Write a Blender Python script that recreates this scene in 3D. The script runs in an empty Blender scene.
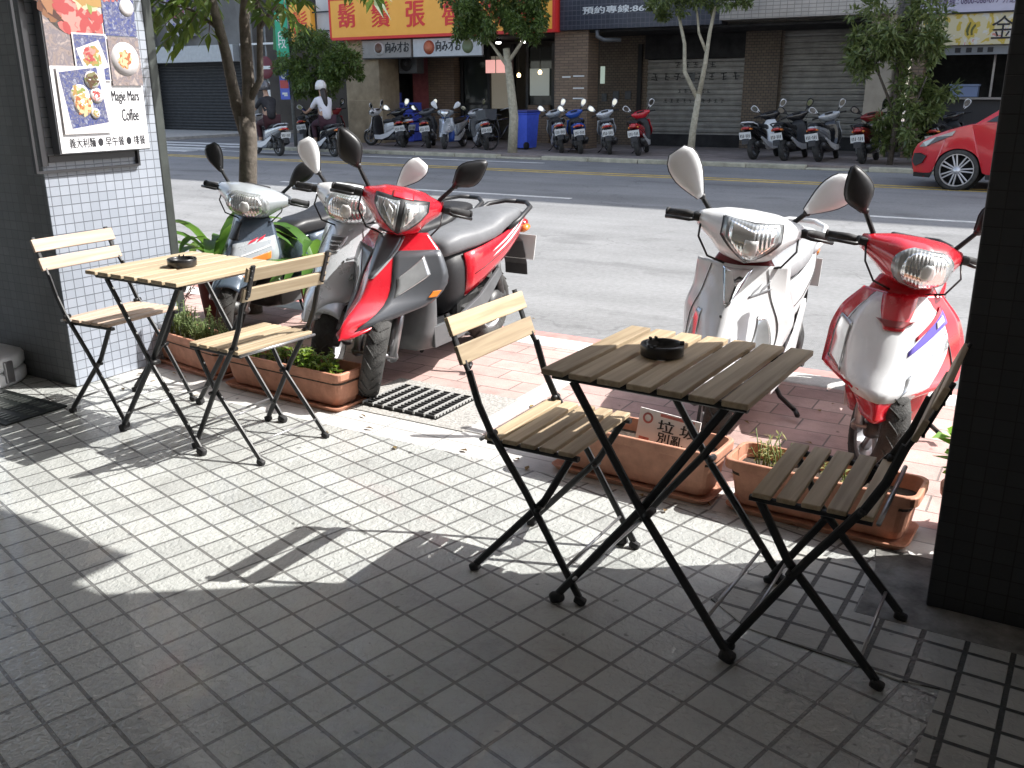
import bpy, bmesh, math, random
from mathutils import Vector, Matrix, Euler
R = math.radians
random.seed(7)
scene = bpy.context.scene
C = scene.collection

# ------------------------------------------------------------------ camera
F_PX, PITCH, ROLL, YAW, CAM_H = 923.9, 0.30787, -0.005035, 0.533645, 1.39467
fw = Vector((-math.sin(YAW)*math.cos(PITCH), math.cos(YAW)*math.cos(PITCH), -math.sin(PITCH)))
r0 = Vector((math.cos(YAW), math.sin(YAW), 0)); u0 = r0.cross(fw)
rt = math.cos(ROLL)*r0 + math.sin(ROLL)*u0; up = -math.sin(ROLL)*r0 + math.cos(ROLL)*u0
cd = bpy.data.cameras.new("camera"); cam = bpy.data.objects.new("camera", cd); C.objects.link(cam)
cam.matrix_world = Matrix(((rt.x, up.x, -fw.x, 0), (rt.y, up.y, -fw.y, 0), (rt.z, up.z, -fw.z, CAM_H), (0, 0, 0, 1)))
cd.sensor_fit = 'HORIZONTAL'; cd.sensor_width = 36; cd.lens = F_PX/1024*36
cd.clip_start = 0.05; cd.clip_end = 500
scene.camera = cam

# ------------------------------------------------------------------ sky, sun, exposure
SUN_AZ, SUN_EL = 35.5, 47.0        # azimuth from +X (street, to the right) towards +Y (across the street)
w = bpy.data.worlds.new("World"); scene.world = w; w.use_nodes = True
nt = w.node_tree; bg = nt.nodes['Background']
sky = nt.nodes.new('ShaderNodeTexSky'); sky.sky_type = 'NISHITA'; sky.sun_disc = False
sky.sun_elevation = R(SUN_EL); sky.sun_rotation = R(90-SUN_AZ); sky.air_density = 1.0; sky.dust_density = 2.0
hs = nt.nodes.new('ShaderNodeHueSaturation'); hs.inputs['Saturation'].default_value = .72
nt.links.new(sky.outputs[0], hs.inputs['Color']); nt.links.new(hs.outputs[0], bg.inputs[0]); bg.inputs[1].default_value = 0.15
sl = bpy.data.lights.new("sun", 'SUN'); sun = bpy.data.objects.new("sun", sl); C.objects.link(sun)
sl.energy = 4.0; sl.angle = R(0.42); sl.color = (1.0, 0.975, 0.93)
sd = Vector((math.cos(R(SUN_EL))*math.cos(R(SUN_AZ)), math.cos(R(SUN_EL))*math.sin(R(SUN_AZ)), math.sin(R(SUN_EL))))
sun.rotation_euler = sd.to_track_quat('Z', 'Y').to_euler()
scene.view_settings.view_transform = 'Standard'; scene.view_settings.look = 'None'
scene.view_settings.exposure = 1.18; scene.view_settings.gamma = 1.0
scene.cycles.max_bounces = 6; scene.cycles.diffuse_bounces = 4; scene.cycles.glossy_bounces = 3
scene.cycles.transmission_bounces = 4; scene.cycles.transparent_max_bounces = 8
scene.cycles.use_denoising = True; scene.cycles.sample_clamp_indirect = 6

# ------------------------------------------------------------------ materials
MATS = {}
def mat(name, col, rough=.6, metal=0., coat=0., var=.0, vscale=8., bump=0., bscale=60., spec=.5, emit=None, estr=0., trans=0., alpha=1.):
    if name in MATS: return MATS[name]
    m = bpy.data.materials.new(name); m.use_nodes = True; MATS[name] = m
    n = m.node_tree; b = n.nodes['Principled BSDF']
    c = (*col, 1)
    b.inputs['Base Color'].default_value = c; b.inputs['Roughness'].default_value = rough
    b.inputs['Metallic'].default_value = metal; b.inputs['Coat Weight'].default_value = coat
    b.inputs['Coat Roughness'].default_value = .06
    b.inputs['Specular IOR Level'].default_value = spec
    if emit: b.inputs['Emission Color'].default_value = (*emit, 1); b.inputs['Emission Strength'].default_value = estr
    if trans: b.inputs['Transmission Weight'].default_value = trans
    if var or bump:
        tc = n.nodes.new('ShaderNodeTexCoord')
    if var:
        nz = n.nodes.new('ShaderNodeTexNoise'); nz.inputs['Scale'].default_value = vscale; nz.inputs['Detail'].default_value = 6; nz.inputs['Roughness'].default_value = .65
        n.links.new(tc.outputs['Object'], nz.inputs['Vector'])
        mr = n.nodes.new('ShaderNodeMapRange'); mr.inputs[1].default_value = .3; mr.inputs[2].default_value = .7
        mr.inputs[3].default_value = 1-var; mr.inputs[4].default_value = 1+var
        n.links.new(nz.outputs[0], mr.inputs[0])
        mx = n.nodes.new('ShaderNodeMix'); mx.data_type = 'RGBA'; mx.blend_type = 'MULTIPLY'; mx.inputs[0].default_value = 1
        mx.inputs[6].default_value = c; n.links.new(mr.outputs[0], mx.inputs[7]); n.links.new(mx.outputs[2], b.inputs['Base Color'])
        m2 = n.nodes.new('ShaderNodeMapRange'); m2.inputs[1].default_value = .3; m2.inputs[2].default_value = .7
        m2.inputs[3].default_value = min(1, rough*1.25); m2.inputs[4].default_value = rough*.8
        n.links.new(nz.outputs[0], m2.inputs[0]); n.links.new(m2.outputs[0], b.inputs['Roughness'])
    if bump:
        nb = n.nodes.new('ShaderNodeTexNoise'); nb.inputs['Scale'].default_value = bscale; nb.inputs['Detail'].default_value = 4
        n.links.new(tc.outputs['Object'], nb.inputs['Vector'])
        bp = n.nodes.new('ShaderNodeBump'); bp.inputs['Strength'].default_value = bump; bp.inputs['Distance'].default_value = .01
        n.links.new(nb.outputs[0], bp.inputs['Height']); n.links.new(bp.outputs[0], b.inputs['Normal'])
    return m

def tile_mat(name, col, col2, grout, tw, th, gap, rot=0., off=(0, 0), wall=False, offset=0., rough=.55, surf=.25, sscale=90., gdepth=.6, stain=.18, coat=0., bias=0.):
    """tiles laid with mortar joints; wall=True runs them over vertical faces"""
    m = bpy.data.materials.new(name); m.use_nodes = True
    n = m.node_tree; N = n.nodes.new; Lk = n.links.new; b = n.nodes['Principled BSDF']
    g = N('ShaderNodeNewGeometry')
    if wall:
        s = N('ShaderNodeSeparateXYZ'); Lk(g.outputs['Position'], s.inputs[0])
        a = N('ShaderNodeMath'); a.operation = 'ADD'; Lk(s.outputs[0], a.inputs[0]); Lk(s.outputs[1], a.inputs[1])
        cb = N('ShaderNodeCombineXYZ'); Lk(a.outputs[0], cb.inputs[0]); Lk(s.outputs[2], cb.inputs[1]); src = cb.outputs[0]
    else: src = g.outputs['Position']
    mp = N('ShaderNodeMapping'); mp.inputs['Rotation'].default_value = (0, 0, rot); mp.inputs['Location'].default_value = (off[0], off[1], 0)
    Lk(src, mp.inputs[0])
    br = N('ShaderNodeTexBrick'); br.offset = offset; br.squash = 1
    br.inputs['Scale'].default_value = 1; br.inputs['Brick Width'].default_value = tw; br.inputs['Row Height'].default_value = th
    br.inputs['Mortar Size'].default_value = gap; br.inputs['Mortar Smooth'].default_value = .25; br.inputs['Bias'].default_value = bias
    br.inputs['Color1'].default_value = (*col, 1); br.inputs['Color2'].default_value = (*col2, 1); br.inputs['Mortar'].default_value = (*grout, 1)
    Lk(mp.outputs[0], br.inputs[0])
    nz = N('ShaderNodeTexNoise'); nz.inputs['Scale'].default_value = 2.3; nz.inputs['Detail'].default_value = 8; nz.inputs['Roughness'].default_value = .7
    Lk(g.outputs['Position'], nz.inputs['Vector'])
    mr = N('ShaderNodeMapRange'); mr.inputs[1].default_value = .3; mr.inputs[2].default_value = .7; mr.inputs[3].default_value = 1-stain; mr.inputs[4].default_value = 1+stain*.6
    Lk(nz.outputs[0], mr.inputs[0])
    mx = N('ShaderNodeMix'); mx.data_type = 'RGBA'; mx.blend_type = 'MULTIPLY'; mx.inputs[0].default_value = 1
    Lk(br.outputs[0], mx.inputs[6])
    if wall: Lk(mr.outputs[0], mx.inputs[7])
    else:   # trodden dirt: dark specks and blotches of their own shape
        sp = N('ShaderNodeTexNoise'); sp.inputs['Scale'].default_value = 21; sp.inputs['Detail'].default_value = 2; Lk(g.outputs['Position'], sp.inputs['Vector'])
        sr = N('ShaderNodeMapRange'); sr.inputs[1].default_value = .70; sr.inputs[2].default_value = .76; sr.inputs[3].default_value = 1; sr.inputs[4].default_value = .45; Lk(sp.outputs[0], sr.inputs[0])
        s2 = N('ShaderNodeTexNoise'); s2.inputs['Scale'].default_value = 5.5; s2.inputs['Detail'].default_value = 9; s2.inputs['Roughness'].default_value = .75; Lk(g.outputs['Position'], s2.inputs['Vector'])
        s3 = N('ShaderNodeMapRange'); s3.inputs[1].default_value = .52; s3.inputs[2].default_value = .72; s3.inputs[3].default_value = 1; s3.inputs[4].default_value = .74; Lk(s2.outputs[0], s3.inputs[0])
        k1 = N('ShaderNodeMath'); k1.operation = 'MULTIPLY'; Lk(sr.outputs[0], k1.inputs[0]); Lk(s3.outputs[0], k1.inputs[1])
        k2 = N('ShaderNodeMath'); k2.operation = 'MULTIPLY'; Lk(k1.outputs[0], k2.inputs[0]); Lk(mr.outputs[0], k2.inputs[1]); Lk(k2.outputs[0], mx.inputs[7])
    Lk(mx.outputs[2], b.inputs['Base Color'])
    b.inputs['Roughness'].default_value = rough; b.inputs['Coat Weight'].default_value = coat
    n2 = N('ShaderNodeTexNoise'); n2.inputs['Scale'].default_value = sscale; n2.inputs['Detail'].default_value = 3; n2.inputs['Distortion'].default_value = .6
    Lk(g.outputs['Position'], n2.inputs['Vector'])
    h = N('ShaderNodeMath'); h.operation = 'MULTIPLY_ADD'; h.inputs[1].default_value = -gdepth
    Lk(br.outputs['Fac'], h.inputs[0])
    h2 = N('ShaderNodeMath'); h2.operation = 'MULTIPLY'; h2.inputs[1].default_value = surf; Lk(n2.outputs[0], h2.inputs[0]); Lk(h2.outputs[0], h.inputs[2])
    bp = N('ShaderNodeBump'); bp.inputs['Strength'].default_value = .8; bp.inputs['Distance'].default_value = .006
    Lk(h.outputs[0], bp.inputs['Height']); Lk(bp.outputs[0], b.inputs['Normal'])
    return m

def wood_mat(name, base, dark):
    m = bpy.data.materials.new(name); m.use_nodes = True; n = m.node_tree; N = n.nodes.new; Lk = n.links.new; b = n.nodes['Principled BSDF']
    tc = N('ShaderNodeTexCoord'); mp = N('ShaderNodeMapping'); mp.inputs['Scale'].default_value = (60, 3.2, 60)
    Lk(tc.outputs['Object'], mp.inputs[0])
    oi = N('ShaderNodeObjectInfo'); ad = N('ShaderNodeVectorMath'); ad.operation = 'ADD'
    ml = N('ShaderNodeMath'); ml.operation = 'MULTIPLY'; ml.inputs[1].default_value = 37.; Lk(oi.outputs['Random'], ml.inputs[0])
    Lk(mp.outputs[0], ad.inputs[0]); Lk(ml.outputs[0], ad.inputs[1])
    nz = N('ShaderNodeTexNoise'); nz.inputs['Scale'].default_value = 1.; nz.inputs['Detail'].default_value = 5; nz.inputs['Distortion'].default_value = .5
    Lk(ad.outputs[0], nz.inputs['Vector'])
    cr = N('ShaderNodeValToRGB'); cr.color_ramp.elements[0].position = .3; cr.color_ramp.elements[1].position = .68
    cr.color_ramp.elements[0].color = (*dark, 1); cr.color_ramp.elements[1].color = (*base, 1)
    Lk(nz.outputs[0], cr.inputs[0])
    mx = N('ShaderNodeMix'); mx.data_type = 'RGBA'; mx.blend_type = 'MULTIPLY'; mx.inputs[0].default_value = 1
    mr = N('ShaderNodeMapRange'); mr.inputs[3].default_value = .74; mr.inputs[4].default_value = 1.14; Lk(oi.outputs['Random'], mr.inputs[0])
    Lk(cr.outputs[0], mx.inputs[6]); Lk(mr.outputs[0], mx.inputs[7]); Lk(mx.outputs[2], b.inputs['Base Color'])
    b.inputs['Roughness'].default_value = .55
    bp = N('ShaderNodeBump'); bp.inputs['Strength'].default_value = .25; bp.inputs['Distance'].default_value = .002; Lk(nz.outputs[0], bp.inputs['Height']); Lk(bp.outputs[0], b.inputs['Normal'])
    return m

def leaf_mat(name, c1, c2, trans=.45, rough=.45):
    m = bpy.data.materials.new(name); m.use_nodes = True; n = m.node_tree; N = n.nodes.new; Lk = n.links.new; b = n.nodes['Principled BSDF']
    g = N('ShaderNodeNewGeometry')
    cr = N('ShaderNodeValToRGB'); cr.color_ramp.elements[0].color = (*c1, 1); cr.color_ramp.elements[1].color = (*c2, 1)
    Lk(g.outputs['Random Per Island'], cr.inputs[0]); Lk(cr.outputs[0], b.inputs['Base Color'])
    b.inputs['Roughness'].default_value = rough
    tr = N('ShaderNodeBsdfTranslucent'); hs = N('ShaderNodeHueSaturation'); hs.inputs['Value'].default_value = 1.6; hs.inputs['Hue'].default_value = .48
    Lk(cr.outputs[0], hs.inputs['Color']); Lk(hs.outputs[0], tr.inputs[0])
    ms = N('ShaderNodeMixShader'); ms.inputs[0].default_value = trans
    Lk(b.outputs[0], ms.inputs[1]); Lk(tr.outputs[0], ms.inputs[2]); Lk(ms.outputs[0], n.nodes['Material Output'].inputs[0])
    return m

# ------------------------------------------------------------------ mesh helpers
class MB:
    def __init__(s): s.v = []; s.f = []; s.sm = []
    def add(s, vs, fs, smooth=False):
        o = len(s.v); s.v += [tuple(x) for x in vs]; s.f += [[i+o for i in f] for f in fs]; s.sm += [smooth]*len(fs); return s
    def box(s, c, d, rot=None, bev=0.):
        hx, hy, hz = d[0]/2, d[1]/2, d[2]/2
        if bev:
            bm = bmesh.new(); bmesh.ops.create_cube(bm, size=1)
            for v in bm.verts: v.co = Vector((v.co.x*d[0], v.co.y*d[1], v.co.z*d[2]))
            bmesh.ops.bevel(bm, geom=bm.edges[:], offset=bev, segments=2, affect='EDGES', profile=.5)
            bm.verts.index_update(); vs = [v.co.copy() for v in bm.verts]; fs = [[v.index for v in f.verts] for f in bm.faces]; bm.free()
        else:
            vs = [Vector((x, y, z)) for x in (-hx, hx) for y in (-hy, hy) for z in (-hz, hz)]
            fs = [(0, 1, 3, 2), (4, 6, 7, 5), (0, 4, 5, 1), (2, 3, 7, 6), (0, 2, 6, 4), (1, 5, 7, 3)]
        M = Euler(rot).to_matrix() if rot is not None else None
        vs = [(M @ v if M else v) + Vector(c) for v in vs]
        return s.add(vs, fs)
    def rings(s, rings, cap=True, closed=True, smooth=True):
        n = len(rings[0]); o = len(s.v); vs = [p for r in rings for p in r]; fs = []
        for i in range(len(rings)-1):
            for j in range(n if closed else n-1):
                a = i*n+j; b = i*n+(j+1) % n; fs.append((a, b, b+n, a+n))
        s.add(vs, fs, smooth)
        if cap:
            L = (len(rings)-1)*n
            s.add([], []); s.f.append([o+i for i in range(n)][::-1]); s.f.append([o+L+i for i in range(n)]); s.sm += [smooth, smooth]
        return s
    def tube(s, pts, r, n=10, smooth=True, flat=None):
        pts = [Vector(p) for p in pts]; rs = r if isinstance(r, (list, tuple)) else [r]*len(pts); rings = []
        prev = None
        for i, p in enumerate(pts):
            t = (pts[min(i+1, len(pts)-1)]-pts[max(i-1, 0)]).normalized()
            if prev is None:
                a = Vector((0, 0, 1)) if abs(t.z) < .9 else Vector((1, 0, 0)); x = t.cross(a).normalized()
            else: x = (prev - t*prev.dot(t)).normalized()
            prev = x; y = t.cross(x)
            rings.append([p+(x*math.cos(2*math.pi*k/n)+y*math.sin(2*math.pi*k/n))*rs[i] for k in range(n)])
        return s.rings(rings, smooth=smooth)
    def cyl(s, a, b, r, n=20, r2=None, smooth=True): return s.tube([a, b], [r, r if r2 is None else r2], n, smooth)
    def bar(s, pts, wid, th, side):
        """flat bar along pts; th along 'side' axis, wid across"""
        pts = [Vector(p) for p in pts]; side = Vector(side); rings = []
        for i, p in enumerate(pts):
            t = (pts[min(i+1, len(pts)-1)]-pts[max(i-1, 0)]).normalized(); q = t.cross(side).normalized()
            rings.append([p+q*wid/2*a+side*th/2*b for a, b in ((-1, -.6), (-1, .6), (-.6, 1), (.6, 1), (1, .6), (1, -.6), (.6, -1), (-.6, -1))])
        return s.rings(rings, smooth=False)
    def lathe(s, prof, c, axis='Z', n=32, smooth=True, closed_prof=False):
        c = Vector(c); rings = []
        P = prof + [prof[0]] if closed_prof else prof
        for r, h in P:
            ring = []
            for k in range(n):
                a = 2*math.pi*k/n; x, y = r*math.cos(a), r*math.sin(a)
                ring.append(c + (Vector((x, y, h)) if axis == 'Z' else Vector((x, h, y)) if axis == 'Y' else Vector((h, x, y))))
            rings.append(ring)
        return s.rings(rings, cap=not closed_prof, smooth=smooth)
    def poly(s, pts, z0, z1):
        n = len(pts); vs = [Vector((p[0], p[1], z0)) for p in pts]+[Vector((p[0], p[1], z1)) for p in pts]
        fs = [list(range(n))[::-1], list(range(n, 2*n))]+[(i, (i+1) % n, (i+1) % n+n, i+n) for i in range(n)]
        return s.add(vs, fs)
    def xform(s, M): s.v = [tuple(M @ Vector(v)) for v in s.v]; return s
    def build(s, name, m=None, parent=None, loc=None, bevel=0., subd=0, fix=True):
        me = bpy.data.meshes.new(name); me.from_pydata(s.v, [], s.f)
        me.polygons.foreach_set('use_smooth', s.sm); me.update()
        if fix:
            bm = bmesh.new(); bm.from_mesh(me); bmesh.ops.recalc_face_normals(bm, faces=bm.faces[:]); bm.to_mesh(me); bm.free()
        if m is not None: me.materials.append(m)
        o = bpy.data.objects.new(name, me); C.objects.link(o)
        if parent is not None: o.parent = parent
        if loc is not None: o.location = loc
        if bevel:
            b = o.modifiers.new('bevel', 'BEVEL'); b.width = bevel; b.segments = 2; b.limit_method = 'ANGLE'; b.angle_limit = R(35)
        if subd:
            b = o.modifiers.new('subd', 'SUBSURF'); b.levels = subd; b.render_levels = subd
        return o

def tag(o, label=None, cat=None, group=None, kind=None):
    if label: o['label'] = label
    if cat: o['category'] = cat
    if group: o['group'] = group
    if kind: o['kind'] = kind
    return o
def empty(name, label, cat, loc=(0, 0, 0), rz=0., group=None, rx=0.):
    o = bpy.data.objects.new(name, None); C.objects.link(o); o.location = loc; o.rotation_euler = (rx, 0, rz); o.empty_display_size = .1
    return tag(o, label, cat, group)
def kids(o): return [c for c in C.objects if c.parent == o]
def copy_tree(o, parent=None, memo=None):
    c = o.copy(); C.objects.link(c)
    if parent is not None: c.parent = parent
    for ch in KIDS.get(o.name, []): copy_tree(ch, c)
    return c
KIDS = {}
def index_kids():
    KIDS.clear()
    for o in C.objects:
        if o.parent: KIDS.setdefault(o.parent.name, []).append(o)
def text(name, body, size, loc, rot, m, parent=None, width=None, height=None, ext=.002, bold=0.):
    cu = bpy.data.curves.new(name, 'FONT'); cu.body = body; cu.size = size; cu.align_x = 'CENTER'; cu.align_y = 'CENTER'
    cu.extrude = ext; cu.offset = bold; cu.resolution_u = 3; cu.materials.append(m)
    heavy = bold; cu.offset = 0
    o = bpy.data.objects.new(name, cu); C.objects.link(o); o.location = loc; o.rotation_euler = rot
    if parent is not None: o.parent = parent
    bpy.context.view_layer.update(); d = o.dimensions.copy()
    me = bpy.data.meshes.new_from_object(o.evaluated_get(bpy.context.evaluated_depsgraph_get()))
    bpy.data.objects.remove(o); bpy.data.curves.remove(cu)
    sx = width/d.x if width and d.x > 0 else 1.; sy = height/d.y if height and d.y > 0 else sx
    if not width: sx = sy
    me.transform(Matrix.Diagonal((sx, sy, 1, 1)))
    if heavy:      # a bolder cut: the strokes laid twice, a little apart
        bm = bmesh.new(); bm.from_mesh(me); g0 = bm.verts[:]; r_ = bmesh.ops.duplicate(bm, geom=bm.verts[:]+bm.edges[:]+bm.faces[:])
        for v in r_['geom']:
            if isinstance(v, bmesh.types.BMVert): v.co.x += heavy; v.co.y += heavy*.4; v.co.z += .00005
        bm.to_mesh(me); bm.free()
    if not me.materials: me.materials.append(m)
    o = bpy.data.objects.new(name, me); C.objects.link(o); o.location = loc; o.rotation_euler = rot
    if parent is not None: o.parent = parent
    return o
def leafq(mb, p, d, n, L, W):
    """one pointed leaf: four faces folded a little along its midrib"""
    d = d.normalized(); s = d.cross(n)
    if s.length < 1e-3: s = d.orthogonal()
    s.normalize(); n = s.cross(d)
    a = p; m1 = p+d*L*.45-n*W*.08; t = p+d*L-n*L*.12
    l = p+d*L*.4+s*W/2+n*W*.14; r = p+d*L*.4-s*W/2+n*W*.14
    mb.add([a, l, m1, r, t], [(0, 2, 1), (0, 3, 2), (1, 2, 4), (2, 3, 4)], False)
def rv(s=1.): 
    while True:
        v = Vector((random.uniform(-1, 1), random.uniform(-1, 1), random.uniform(-1, 1)))
        if .05 < v.length < 1: return v*s

# material palette
M_black = mat('black_steel', (.012, .012, .013), .42, 0, bump=.05, bscale=200, var=.15, vscale=30)
M_rubber = mat('rubber', (.022, .022, .023), .75, var=.25, vscale=20)
M_tyre = mat('tyre_rubber', (.045, .044, .042), .85, var=.35, vscale=14, bump=.4, bscale=140)
M_plastic = mat('black_plastic', (.02, .02, .022), .5, var=.2, vscale=12, bump=.06, bscale=300)
M_greypl = mat('grey_plastic', (.10, .105, .11), .45, var=.12, vscale=10)
M_seatblk = mat('black_vinyl', (.018, .018, .02), .42, bump=.1, bscale=250, var=.2)
M_seatgry = mat('grey_vinyl', (.30, .31, .32), .5, bump=.1, bscale=250, var=.12)
M_seatdg = mat('dark_grey_vinyl', (.16, .165, .175), .5, bump=.1, bscale=250, var=.12)
M_chrome = mat('bright_metal', (.55, .55, .56), .22, 1., var=.1)
M_alu = mat('cast_aluminium', (.36, .36, .37), .38, .9, var=.15)
M_dirtym = mat('dirty_metal', (.10, .10, .10), .5, .8, var=.3, vscale=20)
M_white = mat('white_paint', (.74, .75, .76), .3, 0, .7, var=.04)
M_silver = mat('silver_paint', (.46, .49, .52), .3, .35, .7, var=.05)
M_lgrey = mat('pale_silver_paint', (.62, .65, .68), .28, .3, .7, var=.04)
M_bgrey = mat('slate_blue_paint', (.075, .10, .135), .28, .25, .6, var=.08)
M_red = mat('red_paint', (.55, .012, .025), .25, 0, .9, var=.06)
M_blue = mat('blue_paint', (.03, .10, .45), .3, 0, .6)
M_blk = mat('black_paint', (.015, .015, .017), .2, 0, .8)
M_dred = mat('dark_red_paint', (.22, .012, .015), .3, 0, .6)
M_glassm = mat('mirror_glass', (.72, .74, .77), .05, 1.)
def lens_mat(name, c, metal, rough):
    m = mat(name, c, rough, metal, 1.); n = m.node_tree; b = n.nodes['Principled BSDF']
    tc = n.nodes.new('ShaderNodeTexCoord'); wv = n.nodes.new('ShaderNodeTexWave'); wv.inputs['Scale'].default_value = 22; wv.bands_direction = 'Y'; n.links.new(tc.outputs['Object'], wv.inputs['Vector'])
    bp = n.nodes.new('ShaderNodeBump'); bp.inputs['Strength'].default_value = .35; bp.inputs['Distance'].default_value = .003; n.links.new(wv.outputs[0], bp.inputs['Height']); n.links.new(bp.outputs[0], b.inputs['Normal'])
    b.inputs['Coat Roughness'].default_value = .02; return m
M_lens = lens_mat('headlight_lens', (.30, .315, .32), .3, .15)
M_refl = lens_mat('headlight_reflector', (.80, .81, .80), .85, .12)
M_lensd = mat('smoked_lens', (.26, .27, .28), .14, .5, 1., var=.1)
M_lamp2 = mat('clear_side_lamp', (.50, .52, .53), .12, .6, 1., var=.12, vscale=14)
M_bulb = mat('headlight_bulb', (.75, .76, .74), .1, .2, 1.)
M_amber = mat('amber_lens', (.75, .22, .03), .2, 0, 1.)
M_tail = mat('tail_lens', (.42, .015, .012), .15, 0, 1.)
M_plate = mat('plate_white', (.72, .74, .73), .4)
M_ink = mat('ink_black', (.02, .02, .022), .6)
M_wood = wood_mat('slat_wood', (.52, .41, .27), (.34, .25, .155))
M_woodl = wood_mat('pale_slat_wood', (.50, .405, .275), (.36, .27, .17))
M_woodp = wood_mat('pinkish_slat_wood', (.55, .43, .34), (.42, .30, .22))
M_terra = mat('terracotta_plastic', (.46, .215, .135), .65, var=.28, vscale=11, bump=.1)
M_terra2 = mat('terracotta_plastic_faded', (.50, .25, .165), .68, var=.3, vscale=8, bump=.1)
M_pot = mat('dark_red_pot', (.22, .05, .035), .5, var=.15)
M_soil = mat('soil', (.045, .03, .02), .95, var=.5, vscale=40, bump=1., bscale=60)
M_bark = mat('bark', (.105, .088, .072), .9, var=.35, vscale=18, bump=.8, bscale=30)
M_barkp = mat('pale_bark', (.42, .385, .29), .9, var=.3, vscale=14, bump=.7, bscale=26)
M_conc = mat('concrete', (.16, .155, .145), .9, var=.35, vscale=6, bump=.4, bscale=50)
M_concl = mat('light_concrete', (.40, .385, .355), .9, var=.2, vscale=5, bump=.3, bscale=70)
M_paintw = mat('white_wall', (.62, .62, .60), .8, var=.1, vscale=2)
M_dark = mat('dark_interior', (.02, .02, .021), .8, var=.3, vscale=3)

# ================================================================== SETTING
T_floor = tile_mat('floor_tiles', (.465, .475, .455), (.38, .39, .375), (.165, .165, .16), .112, .1105, .0052, rot=R(14.6), off=(.031, .052), surf=1.5, sscale=62, gdepth=1.5, rough=.27, stain=.17, coat=.22)
T_floorb = tile_mat('floor_tiles_pillar', (.46, .455, .42), (.37, .365, .335), (.06, .06, .055), .107, .1, .0075, rot=R(2), off=(.02, .03), surf=1.1, sscale=62, gdepth=1.1, rough=.5)
T_bord = tile_mat('border_tiles', (.58, .57, .55), (.50, .49, .47), (.30, .30, .29), .30, .115, .004, off=(0, .01), surf=.3, gdepth=.8, rough=.6, stain=.15)
T_brick = tile_mat('pink_pavers', (.53, .375, .34), (.44, .29, .265), (.22, .18, .165), .30, .15, .004, off=(.1, .07), surf=.4, sscale=120, gdepth=1.0, rough=.8, offset=.5, stain=.3)
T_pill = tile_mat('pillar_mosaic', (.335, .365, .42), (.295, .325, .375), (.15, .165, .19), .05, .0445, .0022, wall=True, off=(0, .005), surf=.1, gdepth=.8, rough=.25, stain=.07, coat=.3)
T_pilr = tile_mat('shade_toned_pillar_mosaic', (.035, .036, .038), (.028, .028, .03), (.015, .015, .015), .05, .0445, .0022, wall=True, surf=.1, gdepth=.8, rough=.5)  # pillar mosaic darkened: the right pillar's shade is put into the tile colour
T_pilg = tile_mat('shade_toned_mosaic', (.125, .132, .138), (.10, .107, .112), (.065, .068, .07), .05, .0445, .0022, wall=True, surf=.1, gdepth=.8, rough=.4)  # darker copy of the pale mosaic, shade of the unlit sides painted in
T_brown = tile_mat('brown_wall_tiles', (.27, .19, .125), (.21, .145, .10), (.11, .085, .065), .24, .065, .008, wall=True, gdepth=.6, rough=.6, offset=.5)
T_brown2 = tile_mat('dark_brown_wall_tiles', (.19, .145, .10), (.145, .11, .08), (.06, .05, .042), .12, .065, .008, wall=True, gdepth=.6, rough=.6, offset=.5)
T_navy = tile_mat('navy_mosaic', (.045, .05, .07), (.035, .04, .055), (.10, .10, .12), .11, .11, .008, wall=True, gdepth=.5, rough=.4)
T_beige = tile_mat('beige_mosaic', (.48, .44, .39), (.43, .395, .35), (.26, .24, .215), .15, .075, .008, wall=True, gdepth=.5, rough=.5)
T_block = tile_mat('upper_wall_tiles', (.30, .29, .27), (.27, .26, .24), (.18, .17, .16), .25, .08, .01, wall=True, gdepth=.4, rough=.6)

def structure(name, m, boxes):
    mb = MB()
    for x0, x1, y0, y1, z0, z1 in boxes: mb.box(((x0+x1)/2, (y0+y1)/2, (z0+z1)/2), (x1-x0, y1-y0, z1-z0))
    return tag(mb.build(name, m), kind='structure')

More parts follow.
